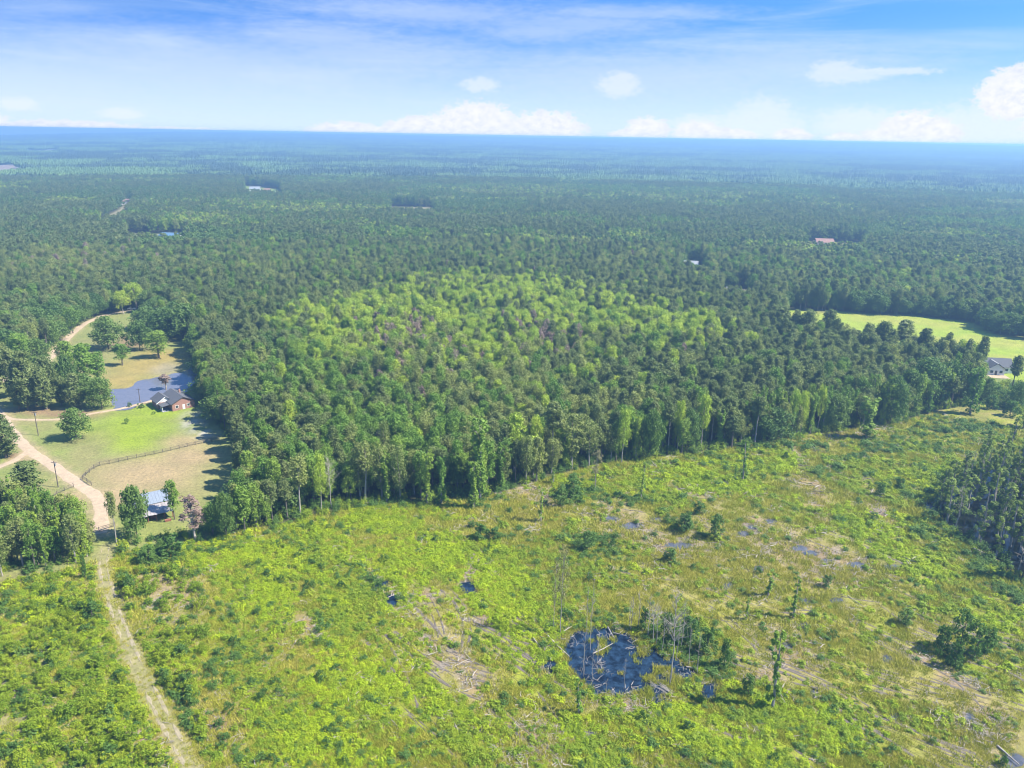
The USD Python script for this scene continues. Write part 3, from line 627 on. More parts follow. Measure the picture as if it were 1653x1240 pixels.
# tin barn
o, rz, w = frame((226, 846.5), (280, 834))
t = thing("tin_barn", "open fronted barn with a rust streaked grey tin roof", "barn", (*o, 0), rz); P = str(t.GetPath())
n = 11; xs = np.linspace(-.4, w + .4, n + 1)
for k in range(n):
    a, b = xs[k] + .015, xs[k + 1] - .015; dz = .012 * (k % 2)
    put_mesh("roof_sheet", quad_slab([(a, 4.3, 3.35 + dz), (b, 4.3, 3.35 + dz), (b, 9.2, 4.9 + dz), (a, 9.2, 4.9 + dz)], .05), M["tin"], P)
    put_mesh("back_roof_sheet", quad_slab([(a, 9.22, 4.9 + dz), (b, 9.22, 4.9 + dz), (b, 13, 3.3 + dz), (a, 13, 3.3 + dz)], .05), M["tin"], P)
    put_mesh("lean_to_sheet", quad_slab([(a, -.5 - .12 * (k % 3), 2.15 + dz), (b, -.5 - .12 * (k % 3), 2.15 + dz), (b, 4.5, 3.15 + dz), (a, 4.5, 3.15 + dz)], .05), M["rust"], P)
for x in np.linspace(.1, w - .1, 5):
    put_mesh("post", box(x - .1, x + .1, 0, .2, -.3, 2.1), M["redwood"], P)
    put_mesh("post", box(x - .1, x + .1, 4.2, 4.4, -.3, 3.0), M["redwood"], P)
put_mesh("beam", box(-.2, w + .2, -.05, .1, 1.95, 2.12), M["redwood"], P)
put_mesh("rear_wall", box(0, w, 12.6, 12.75, -.3, 3.2), M["dark_wood"], P); put_mesh("inner_wall", box(.2, w - .2, 5.0, 5.1, -.3, 3.2), M["dark_wood"], P)
for x in (0, w - .12): put_mesh("side_wall", box(x, x + .12, 4.6, 12.5, -.3, 3.1), M["dark_wood"], P)
put_mesh("hay_feeder", box(3.2, 4.4, 1.6, 2.4, -.2, .8), M["redwood"], P); put_mesh("trough", box(w - 2.6, w - 1.0, -2.2, -1.5, -.2, .5), M["redwood"], P)
TAKEN.append((*(o + [4, 5]), 6))

# house at the right, in front of the bright field
o, rz, w = frame((1584, 604), (1640, 607))
t = thing("white_house", "white house with a blue-grey roof and front gable beside the bright field", "house", (*o, 0), rz); P = str(t.GetPath())
put_mesh("wall", box(0, w, 4, 13, -.3, 3.0), M["white"], P); put_mesh("wall", box(2.5, 10.0, -.5, 3.98, -.3, 3.0), M["white"], P)
for sgn in (0, 1):
    p = [(-.5, 3.5, 2.75), (w + .5, 3.5, 2.75), (w + .5, 8.5, 6.1), (-.5, 8.5, 6.1)] if sgn == 0 else [(-.5, 8.52, 6.1), (w + .5, 8.52, 6.1), (w + .5, 13.5, 2.75), (-.5, 13.5, 2.75)]
    put_mesh("roof_slope", quad_slab(np.array(p) + [0, 0, .2], .15), M["shingle"], P)
put_mesh("gable", prism_gable(2.5, 10.0, -.5, 3.0, 5.5), M["white"], P)
gable_roof(t, 2.5, 10.0, -.5, 7.2, 3.0, 5.55, M["shingle"], name="wing_roof_slope")
put_mesh("ridge_cap", box(6.13, 6.37, -.98, 7.0, 5.70, 5.80), M["white"], P)
for x in (3.4, 7.6): opening(t, "window", x, x + 1.4, 1.0, 2.3, -.5, M["tin"], sub="pane")
opening(t, "door", 5.6, 6.6, 0.05, 2.2, -.5, M["dark_wood"]); opening(t, "window", 12, 13.4, 1.0, 2.3, 4, M["tin"], sub="pane")
put_mesh("patio", box(2.0, 10.5, -6, -.55, -.2, .12), M["sand"], P)
for sx in (0, w): put_mesh("side_gable", np.array([(sx, 4, 3.0), (sx, 13, 3.0), (sx, 8.5, 6.0), (sx + .15 * (1 if sx == 0 else -1), 4, 3.0), (sx + .15 * (1 if sx == 0 else -1), 13, 3.0), (sx + .15 * (1 if sx == 0 else -1), 8.5, 6.0)]) if False else (np.array([(sx, 4, 3.0), (sx, 13, 3.0), (sx, 8.5, 6.0)]), np.array([[0, 1, 2], [0, 2, 1]])), M["white"], P)
TAKEN.append((*(o + [8, 6]), 11))

def far_house(pa, pb, dep, zw, zr, roof, label, wall="white", cat="house"):
    o, rz, w = frame(pa, pb)
    t = thing("far_house" if cat == "house" else "far_shed", label, cat, (*o, 0), rz); P = str(t.GetPath())
    put_mesh("wall", box(0, w, 0, dep, -.5, zw), M[wall], P)
    for p in ([(-.5, -.5, zw - .2), (w + .5, -.5, zw - .2), (w + .5, dep / 2, zr), (-.5, dep / 2, zr)], [(-.5, dep / 2 + .02, zr), (w + .5, dep / 2 + .02, zr), (w + .5, dep + .5, zw - .2), (-.5, dep + .5, zw - .2)]):
        put_mesh("roof_slope", quad_slab(np.array(p) + [0, 0, .2], .15), M[roof], P)
    for x in np.arange(1.5, w - 2, 3.2): opening(t, "window", x, x + 1.3, 1.0, 2.2, 0, M["tin"])
far_house((190, 331), (212, 331), 12, 5, 8, "redroof", "long pink-brown roofed building far off at the end of the road gap", cat="building")
far_house((256, 387), (283, 388.5), 14, 4, 6.5, "blue", "blue roofed shed among the far left woods", cat="shed")
far_house((403, 310), (420, 310), 14, 5, 9, "greyroof", "white farmhouse beyond the woods beside a small green field")
far_house((426, 311), (436, 311), 9, 4, 7, "redroof", "small brown outbuilding right of the far white farmhouse", cat="shed")
far_house((1104, 436), (1126, 437), 12, 4, 7, "greyroof", "pale roofed house behind the dark pine belt")
far_house((1318, 399), (1346, 400), 18, 5, 8, "redroof", "red-brown roofed building in the right-hand woods", cat="building")
far_house((1172, 479), (1188, 480), 9, 3, 6, "greyroof", "small pale house among trees left of the bright field")
far_house((1196, 481), (1212, 482), 9, 3, 5, "sand", "low tan roofed house next to the small pale house")

def car(name, label, bx, by, yaw, paint, cat="car", ln=4.7):
    x, y = px2w(bx, by)
    t = thing(name, label, cat, (x, y, 0), yaw); P = str(t.GetPath()); k = ln / 4.7
    prof = Polygon(np.array([(-2.3, .35), (2.3, .35), (2.35, .75), (2.2, .95), (1.1, 1.02), (-2.2, 1.05), (-2.35, .8)]) * [k, 1])
    cab = Polygon(np.array([(-1.8, 1.03), (1.05, 1.01), (.35, 1.5), (-1.3, 1.52)]) * [k, 1])
    T = trimesh.transformations.rotation_matrix(math.pi / 2, [1, 0, 0])
    for nm, pl, wd, mt in (("body", prof, 1.8, M[paint]), ("cabin", cab, 1.56, M["glass"])):
        m = trimesh.creation.extrude_polygon(pl, wd, engine="earcut"); m.apply_transform(T); m.apply_translation([0, wd / 2, 0]); put_mesh(nm, m, mt, P)
    put_mesh("roof", box(-1.3 * k, .35 * k, -.72, .72, 1.505, 1.56), M[paint], P)
    for sx in (-1.45, 1.4):
        for sy in (-.82, .82):
            m = trimesh.creation.cylinder(.34, .22, sections=14); m.apply_transform(T); m.apply_translation([sx * k, sy, .34]); put_mesh("wheel", m, M["rubber"], P)
car("parked_car", "dark car parked at the far end of the sand road", 226, 499.5, .1, "darkcar")
car("parked_car", "white car parked beside the dark one on the sand road", 213, 500, .15, "white")
for k, (bx, by, lb) in enumerate([(157, 362, "white car far off, leftmost of three in the road gap"), (172, 365, "white car far off, middle one of three in the road gap"), (179, 356, "white pickup far off, nearest the road bend in the gap")]):
    car("parked_car", lb, bx, by, .3 * k, "white", ln=6.0)
car("parked_car", "white car by the red-brown roofed building in the right woods", 1372, 403, .2, "white", ln=6.5)
# trailer under the trees at the left
o, rz, w = frame((31, 893), (47, 890))
t = thing("camper_trailer", "pale blue-grey camper roof glimpsed between the trees at the left", "trailer", (*o, 0), rz); P = str(t.GetPath())
b = trimesh.creation.box(bounds=[[0, 0, .7], [w, 2.4, 2.7]]); put_mesh("body", b, M["white"], P); put_mesh("roof", quad_slab([(-.1, -.1, 2.76), (w + .1, -.1, 2.76), (w + .1, 2.5, 2.82), (-.1, 2.5, 2.82)], .1), M["tin"], P)
opening(t, "window", .6, 1.5, 1.5, 2.2, 0, M["glass"]); opening(t, "door", 2.0, 2.7, .8, 2.4, 0, M["greyroof"])
for yy in (.1, 2.1):
    m = trimesh.creation.cylinder(.36, .2, sections=14); m.apply_transform(trimesh.transformations.rotation_matrix(math.pi / 2, [1, 0, 0])); m.apply_translation([w / 2, yy, .36]); put_mesh("wheel", m, M["rubber"], P)

# utility poles
for (bx, by, yt, lb) in [(62, 703, 664, "leaning wooden utility pole beside the driveway junction"), (94, 786, 744, "wooden utility pole beside the sand track"), (226, 648, 627, "thin dark pole standing at the edge of the farm pond")]:
    x, y = px2w(bx, by); h = height_for(x, y, yt)
    t = thing("utility_pole", lb, "pole", (x, y, 0)); P = str(t.GetPath())
    put_mesh("pole", tube([[0, 0, -.4], [0, 0, h]], [.17, .11], 8), M["dark_wood"], P)
    put_mesh("crossarm", box(-.9, .9, -.06, .06, h - .55, h - .42), M["dark_wood"], P)
    for sx in (-.75, .75): put_mesh("insulator", tube([[sx, 0, h - .42], [sx, 0, h - .25]], .05, 6), M["greyroof"], P)
    if by > 700: put_mesh("transformer", tube([[.28, 0, h - 1.6], [.28, 0, h - .8]], .2, 10), M["greyroof"], P)

# fences: every post and rail a part
def fence(pts, step, label, rails=(.55, .95, 1.3)):
    c = shapely.LineString(line(pts)); n = max(int(c.length / step), 1)
    q = [np.array(c.interpolate(s).coords[0]) for s in np.linspace(0, c.length, n + 1)]
    t = thing("paddock_fence", label, "fence"); P = str(t.GetPath()); rng = np.random.default_rng(len(pts))
    for i, a in enumerate(q):
        l = rng.normal(size=2) * .03
        put_mesh("post", tube([[a[0], a[1], -.3], [a[0] + l[0], a[1] + l[1], 1.45 + rng.normal() * .04]], [.085, .08], 6), M["fence"], P)
        if i < n:
            b = q[i + 1]
            for z in rails:
                dz = rng.normal(size=2) * .03
                put_mesh("rail", tube([[a[0], a[1] - .09, z + dz[0]], [b[0], b[1] - .09, z + dz[1]]], .055, 5), M["fence"], P)
fence([(152, 757), (160, 752), (200, 744), (255, 733), (300, 722), (354, 710)], 2.6, "long weathered post and rail fence between the lawn and the paddock")
fence([(134, 774), (140, 766), (152, 757)], 2.4, "short fence corner leading from the track to the paddock fence")
fence([(134, 774), (148, 784)], 2.4, "short paddock fence stub beside the sand track")
fence([(86, 806), (94, 797), (119, 787)], 2.4, "short rail fence left of the sand track")
fence([(160, 858), (186, 850)], 2.2, "farm gate fence at the top of the worn lane", (.4, .8, 1.2))

# ------------------------------------------------------------------ trees that stand out
A = at
# farm
A("oak", "oak_tree", 124, 709, 661, 44, "round dark oak standing alone on the lawn with its shadow to the left")
A("dense_pine", "pine_tree", 10, 738, 668, 50, "bushy dark pine at the left edge beside the track junction", group=None)
A("dense_pine", "pine_tree", 48, 822, 746, 56, "broad dark pine between the sand track and the left tree belt")
A("oak", "oak_tree", 176, 564, 513, 50, "dark oak just right of the bend of the sand road"); A("oak", "oak_tree", 226, 566, 521, 34, "dark oak left of the bright green round tree")
A("green_tree", "broadleaf_tree", 257, 578, 534, 36, "bright green round tree beyond the tan grass by the farm pond"); A("green_tree", "broadleaf_tree", 198, 590, 556, 25, "small bright green tree standing alone in the tan grass")
A("green_tree", "broadleaf_tree", 141, 628, 556, 38, "green tree, left one of a pair above the farm pond"); A("green_tree", "broadleaf_tree", 161, 622, 570, 32, "green tree, right one of a pair above the farm pond")
A("oak", "oak_tree", 165, 660, 612, 36, "dark round tree at the left end of the farm pond")
A("dense_pine", "pine_tree", 45, 662, 566, 44, "tall dark pine, leftmost of the group left of the farm pond"); A("dense_pine", "pine_tree", 76, 661, 592, 32, "pine in the middle of the group left of the farm pond"); A("dense_pine", "pine_tree", 122, 659, 602, 34, "pine nearest the driveway in the group left of the farm pond")
A("dense_pine", "pine_tree", 22, 640, 560, 40, "dark pine behind the group at the left edge above the driveway"); A("oak", "oak_tree", 95, 640, 590, 36, "dark oak between the pines left of the farm pond")
A("dense_pine", "pine_tree", 100, 655, 607, 28, "short pine behind the driveway between taller pines"); A("dense_pine", "pine_tree", 60, 654, 585, 30, "dark pine half hidden in the group above the driveway")
A("oak", "oak_tree", 268, 546, 499, 48, "wide oak in the row behind the bright green round tree"); A("oak", "oak_tree", 300, 548, 494, 50, "wide oak at the right end of the row above the tan grass"); A("oak", "oak_tree", 238, 532, 497, 40, "oak at the left of the row above the tan grass")
A("lime_tree", "broadleaf_tree", 200, 507, 471, 24, "light green tree, left of two at the end of the sand road"); A("lime_tree", "broadleaf_tree", 221, 501, 458, 25, "light green tree, right of two at the end of the sand road")
A("oak", "oak_tree", 92, 538, 490, 46, "dark tree above the bend of the sand road"); A("oak", "oak_tree", 70, 545, 500, 40, "dark tree left of the sand road bend"); A("green_tree", "broadleaf_tree", 118, 538, 497, 22, "slim green tree at the left verge of the sand road")
A("withered_tree", "bare_tree", 268, 628, 604, 20, "bare brown tree leaning over the farm pond beside the brick house")
A("green_tree", "broadleaf_tree", 40, 600, 540, 36, "green tree at the left above the side road"); A("oak", "oak_tree", 15, 590, 535, 46, "dark tree at the left edge above the side road"); A("oak", "oak_tree", 66, 598, 550, 40, "dark tree standing beside the light sand road"); A("green_tree", "broadleaf_tree", 110, 605, 552, 26, "thin green tree beside the road above the pond pair")
A("dense_pine", "pine_tree", 32, 662, 588, 32, "dark pine just left of the group's tallest pine"); A("oak", "oak_tree", 140, 655, 606, 34, "dark oak between the pines and the round tree at the pond's left end"); A("dense_pine", "pine_tree", 82, 648, 575, 34, "dark pine at the back of the group left of the farm pond"); A("oak", "oak_tree", 112, 640, 578, 34, "dark oak at the back of the group left of the farm pond")
A("oak", "oak_tree", -20, 640, 575, 46, "dark tree cut by the left edge of the photo above the driveway")
for bx, by, yt, w, kd, lb in [(228, 658, 651, 11, "shrub", "round bush on the lawn near the driveway"), (209, 656, 650, 8, "shrub", "small bush beside the driveway on the lawn"), (205, 683, 675, 8, "shrub", "small dark plant in the middle of the bright lawn"), (248, 669, 665, 6, "shrub", "tiny bush on the lawn near the brick house"), (44, 760, 745, 14, "young_tree", "young dark pine tip left of the sand track")]:
    A(kd, "bush", bx, by, yt, w, lb, "bush")
# around the barn
A("edge_tree", "broadleaf_tree", 189, 884, 796, 24, "tall thin tree right of the gate with a bare leaning trunk"); A("oak", "broadleaf_tree", 222, 868, 789, 40, "dark broad tree in front of the left end of the tin barn")
A("green_tree", "broadleaf_tree", 282, 838, 777, 24, "dark upright tree beside the right end of the tin barn"); A("withered_tree", "half_dead_tree", 317, 873, 801, 36, "half dead pale twiggy tree right of the tin barn")
A("young_tree", "young_tree", 138, 934, 895, 10, "thin sapling in front of the left tree belt beside the lane"); A("green_tree", "broadleaf_tree", 345, 865, 815, 30, "low green tree between the half dead tree and the wood corner")
A("oak", "broadleaf_tree", 365, 868, 800, 30, "dark tree at the near left corner of the main wood")
# front edge of the main wood, left to right
E = "trees along the front edge of the main wood"
for kd, bx, by, yt, w, lb in [
    ("green_tree", 395, 858, 785, 30, "bright green leafy tree at the near left corner of the main wood"), ("green_tree", 414, 852, 782, 24, "green leafy tree just right of the wood's near left corner"), ("green_tree", 432, 848, 800, 20, "low green tree at the wood edge near the corner"),
    ("edge_tree", 485, 834, 740, 34, "round crowned tree on a bare pale trunk at the wood edge, left part"), ("lime_tree", 519, 826, 734, 22, "narrow bright tree on a thin pale trunk at the wood edge"), ("crowned_snag", 536, 820, 738, 32, "bare grey branching tree standing against the wood edge"),
    ("edge_tree", 590, 811, 715, 34, "tall tree with a long bare leaning trunk at the wood edge"), ("olive_tree", 617, 806, 716, 34, "pale green rounded tree right of the leaning bare trunk"), ("vine_tree", 690, 814, 729, 20, "narrow vine draped bright tree, left of two at the wood edge"),
    ("vine_tree", 713, 812, 737, 20, "narrow vine draped bright tree, right of two at the wood edge"), ("vine_tree", 775, 806, 674, 32, "tall bright vine draped tree leaning out of the wood edge"), ("vine_tree", 764, 820, 745, 22, "thick vine curtain at the foot of the tall vine draped tree"),
    ("lime_tree", 830, 764, 668, 32, "bright lime tree with a forked top at the wood edge"), ("lime_tree", 866, 758, 674, 20, "slim bright green tree left of the tall bare trunked pine"), ("tall_pine", 892, 754, 650, 34, "tall pine with a pale bare trunk at the wood edge centre"),
    ("olive_tree", 923, 756, 669, 40, "pale olive round crown right of the tall bare trunked pine"), ("vine_tree", 912, 758, 694, 20, "leafy vine covered stem under the pale olive crown"), ("olive_tree", 951, 752, 681, 36, "second pale olive crown, lower, at the wood edge centre"),
    ("lime_tree", 1003, 747, 661, 22, "slim lime tree standing alone against dark trees at the edge"), ("vine_tree", 1026, 742, 672, 16, "thin pale leafy tree right of the slim lime tree"), ("oak", 1049, 740, 665, 36, "grey-green round tree reaching to the ground at the edge"),
    ("tall_pine", 1078, 730, 650, 26, "pine on a thin pale trunk right of the grey-green round tree"), ("lime_tree", 1093, 728, 648, 20, "narrow bright tree behind the thin pale pine trunk"), ("oak", 1112, 728, 664, 30, "dark leafy tree right of the narrow bright tree"),
    ("lime_tree", 1132, 724, 638, 22, "tall narrow green tree at the wood edge, right of centre"), ("tall_pine", 1147, 717, 641, 28, "pine with a bare trunk, left of two at the right wood edge"), ("tall_pine", 1168, 712, 640, 32, "pine with a bare trunk, right of two at the right wood edge"),
    ("tall_pine", 1218, 716, 640, 32, "leaning bare trunked pine near the right part of the edge"), ("olive_tree", 1195, 718, 672, 30, "low leafy tree between bare trunked pines"), ("lime_tree", 1277, 704, 634, 18, "bright green tree, left of two close together at the right edge"),
    ("lime_tree", 1291, 702, 632, 20, "bright green tree, right of two close together at the right edge"), ("lime_tree", 1319, 696, 624, 18, "slim bright tree behind the rounded dark green bush tree"), ("oak", 1336, 694, 657, 20, "rounded dark green vine covered tree at the right edge"),
    ("oak", 1360, 684, 626, 32, "tall rounded vine covered tree at the right edge of the wood"), ("vine_tree", 1398, 708, 642, 30, "bright green leafy tree standing just out in the clearing at the right"), ("oak", 1437, 684, 610, 44, "grey-green tree on a dark trunk with bare soil at its foot"),
    ("oak", 1493, 654, 582, 60, "wide dark oak at the wood's right end"), ("oak", 1462, 664, 600, 40, "dark oak left of the wide oak at the wood's right end"), ("oak", 1530, 646, 588, 40, "dark tree right of the wide oak"), ("vine_tree", 1566, 668, 592, 34, "large leafy vine covered tree left of the white house"),
    ("pine", 1632, 636, 574, 24, "dark conical tree in front of the white house"), ("vine_tree", 1652, 690, 632, 22, "leafy tree at the right edge of the photo below the white house"), ("oak", 1592, 648, 612, 24, "dark bushy tree below the white house's left corner"), ("oak", 1640, 660, 622, 26, "low dark tree below the white house's right corner")]:
    A(kd, "edge_tree", bx, by, yt, w, lb, "tree", E)
# pines that rise in front of the bright field
F_ = "pines silhouetted against the bright field"
for bx, yt, w, dy, lb in [(1260, 495, 30, 50, "pine left of the bright field's left end"), (1301, 501, 40, 52, "wide flat pine, leftmost against the bright field"), (1332, 500, 30, 50, "pine in the left pair against the bright field"), (1346, 515, 22, 46, "small conical pine right of the left pair"),
                          (1395, 522, 34, 52, "flat topped pine, left of three in the middle of the field"), (1418, 519, 36, 54, "flat topped pine, second of three in front of the field"), (1456, 517, 40, 54, "flat topped pine, tallest of the three in front of the field"), (1487, 530, 30, 54, "pine at the right of the three in front of the field"),
                          (1518, 545, 22, 46, "conical pine in front of the right half of the field"), (1577, 543, 22, 58, "dark conical pine just left of the white house")]:
    A("pine", "pine_tree", bx, yt + dy + 10, yt, w, lb, "tree", F_)
# clearing: snags, vine columns, poles
for kd, nm, bx, by, yt, w, lb, ct in [
    ("vine_snag", "vine_covered_snag", 1035, 806, 744, 10, "slim vine covered snag in the clearing near the wood edge centre", "snag"), ("vine_snag", "vine_covered_snag", 1200, 779, 704, 13, "leaning vine covered snag with a drooping top at the right", "snag"), ("vine_snag", "vine_covered_snag", 1186, 776, 748, 8, "short vine covered stump left of the leaning snag", "snag"),
    ("vine_snag", "vine_covered_snag", 873, 842, 784, 12, "vine covered stem with bright leaves left of the dark bushes", "snag"), ("vine_snag", "vine_covered_snag", 892, 780, 755, 9, "short vine covered stem close to the wood edge centre", "snag"), ("vine_snag", "vine_covered_snag", 1247, 1142, 1008, 26, "tall dense dark vine column in the right foreground", "snag"),
    ("vine_snag", "vine_covered_snag", 1240, 962, 918, 12, "thin vine covered snag, left of two on the wet ground", "snag"), ("vine_snag", "vine_covered_snag", 1280, 998, 930, 12, "thin vine covered snag, right of two on the wet ground", "snag"), ("vine_snag", "vine_covered_snag", 1205, 1000, 962, 8, "small leafy snag left of the two thin ones", "snag"), ("vine_snag", "vine_covered_snag", 934, 1150, 1096, 14, "short leafy stump at the near left shore of the bog pond", "snag"),
    ("pale_sapling", "pale_thin_tree", 905, 1022, 878, 22, "tall thin tree with sparse pale leaves left of the bog pond", "tree"), ("pale_sapling", "pale_thin_tree", 894, 1014, 900, 14, "thinner pale sapling behind the tall thin tree", "tree"), ("pale_sapling", "pale_thin_tree", 960, 792, 724, 18, "pale sparse sapling at the wood edge centre", "tree"),
    ("snag", "bare_snag", 953, 1048, 930, 14, "tall bare grey snag standing in the bog pond", "snag"), ("snag", "bare_snag", 947, 1010, 945, 12, "bare snag behind the tall one in the bog pond", "snag"), ("snag", "bare_snag", 942, 1090, 1010, 14, "bare snag at the left of the bog pond water", "snag"), ("snag", "bare_snag", 963, 1074, 1024, 12, "short twiggy snag in the middle left of the bog pond", "snag"), ("snag", "bare_snag", 957, 1096, 1046, 12, "low twiggy snag at the near left of the bog pond", "snag"),
    ("crowned_snag", "pale_crowned_snag", 1081, 1102, 956, 46, "bare tree with a broad pale crown at the right of the bog pond", "snag"), ("snag", "bare_snag", 1030, 1012, 952, 14, "thin snag on the far shore of the bog pond", "snag"), ("snag", "bare_snag", 1016, 1010, 968, 12, "second thin snag on the far shore, left of the first", "snag"), ("snag", "bare_snag", 1007, 1112, 1062, 8, "thin white stick standing in the middle of the bog pond", "snag"), ("snag", "bare_snag", 979, 1118, 1096, 7, "tiny bare stick at the near shore of the bog pond", "snag"),
    *[("snag", "leafless_sapling", x, y, y - h, 13, "pale leafless sapling in the cluster behind the bog pond's right shore", "tree") for x, y, h in ((1060, 1042, 66), (1046, 1030, 72), (1092, 1062, 74), (1112, 1074, 60), (1126, 1086, 66), (1018, 1018, 58), (1068, 1052, 58), (1100, 1046, 80))],
    ("snag", "bare_pole_tree", 1379, 1032, 988, 6, "dark bare pole leaning in the right part of the clearing", "snag"), ("crowned_snag", "grey_twiggy_tree", 1055, 1035, 975, 30, "grey twiggy tree behind the bog pond's right shore", "tree"), ("snag", "bare_snag", 1226, 910, 880, 8, "thin grey snag on the wet ground, far one", "snag"), ("snag", "bare_snag", 1096, 900, 872, 7, "thin grey stick standing by the long puddle", "snag")]:
    A(kd, nm, bx, by, yt, w, lb, ct, "leafless saplings by the bog pond" if nm == "leafless_sapling" else None)
B = "young_tree"
for bx, by, yt, w, kd, lb in [(1105, 857, 828, 28, B, "dark bush, left one of the pair in the middle of the clearing"), (1153, 869, 833, 26, B, "dark upright bush, right one of the pair in the middle of the clearing"), (925, 803, 770, 34, B, "dense dark bush close to the wood edge centre"), (905, 818, 788, 24, B, "dark bush right of the vine covered stem"),
                              (1082, 908, 888, 24, B, "dark bush behind the orange grass right of centre"), (948, 888, 858, 26, B, "upright green bush in the centre of the clearing"), (1128, 830, 812, 22, B, "dark bush behind the middle pair"), (1548, 1046, 986, 34, B, "tall green bush at the left of the right foreground thicket"), (1572, 1064, 1010, 32, B, "dark bush in the middle of the right foreground thicket"), (1592, 1056, 1016, 26, B, "green bush at the back right of the thicket"),
                              (1540, 1078, 1040, 24, B, "conical dark bush in front of the thicket"), (1520, 1052, 1012, 26, B, "dark bush at the left end of the thicket"), (1605, 1045, 1026, 14, B, "small dark bush right of the thicket"), (1460, 1008, 984, 22, B, "round dark bush above the thicket"), (1334, 948, 930, 20, B, "dark shrub beside the twin vine snags"),
                              (1112, 1040, 998, 34, B, "big green bush on the right shore of the bog pond"), (1140, 1056, 1018, 28, B, "green bush right of the big one at the bog pond"), (1078, 1030, 992, 24, B, "green bush behind the bog pond's right shore"), (1168, 1078, 1034, 22, B, "tall pale bush right of the bog pond"), (1040, 1018, 984, 22, B, "bush at the far right corner of the bog pond"), (1208, 1120, 1090, 22, B, "bush left of the dense vine column"), (800, 870, 852, 20, B, "green bush left of centre in the clearing"), (775, 870, 846, 24, B, "bright green bush left of centre in the clearing"),
                              (1420, 800, 780, 18, B, "dark bush in the upper right clearing"), (1452, 790, 772, 18, B, "dark bush, second in the upper right clearing"), (1408, 840, 826, 14, B, "small dark round bush on the bright patch edge"), (1588, 634, 612, 18, B, "bushy young tree at the white house's left yard corner"), (1606, 644, 622, 18, B, "bushy young tree below the white house, centre"), (1622, 652, 630, 18, B, "bushy young tree below the dark conical tree"), (1645, 640, 616, 18, B, "bushy young tree at the right photo edge below the house"), (1600, 660, 638, 20, B, "bushy young tree at the clearing's upper right end"), (1630, 672, 648, 22, B, "leafy young tree at the clearing's upper right edge"),
                              (210, 952, 928, 18, B, "young tree beside the lane, near the tree belt"), (150, 1000, 970, 24, B, "bright young tree left of the lane"), (240, 906, 882, 30, B, "bush right of the gate at the end of the lane"), (280, 895, 868, 34, B, "bush below the barn's right end")]:
    A(kd, "bush", bx, by, yt, w, lb, "bush")

# ------------------------------------------------------------------ forest
rng = np.random.default_rng(4)
def sector(r0, r1, sp, half=41.0, seed=1):
    """jittered points about sp metres apart in a forward sector"""
    g = np.random.default_rng(seed)
    X, Y = np.meshgrid(np.arange(-r1 * math.sin(math.radians(half)), r1 * math.sin(math.radians(half)), sp), np.arange(0, r1, sp))
    X = X + (np.arange(X.shape[0]) % 2 * sp / 2)[:, None]
    P = np.c_[X.ravel(), Y.ravel()] + g.uniform(-.42, .42, (X.size, 2)) * sp
    r = np.hypot(*P.T); az = np.degrees(np.arctan2(P[:, 0], P[:, 1]))
    return P[(r > r0) & (r < r1) & (abs(az) < half)]
def free(P, extra=()):
    m = np.ones(len(P), bool)
    for q in (FIELD, YARD, FARM, CLEAR, *GAPS, *extra): m &= ~inside(q, P[:, 0], P[:, 1])
    return m
T_ = np.array(TAKEN)
def clear_of(P, k=.8):
    m = np.ones(len(P), bool)
    for x, y, r in T_: m &= np.hypot(P[:, 0] - x, P[:, 1] - y) > max(r * k, 1.2)
    return m

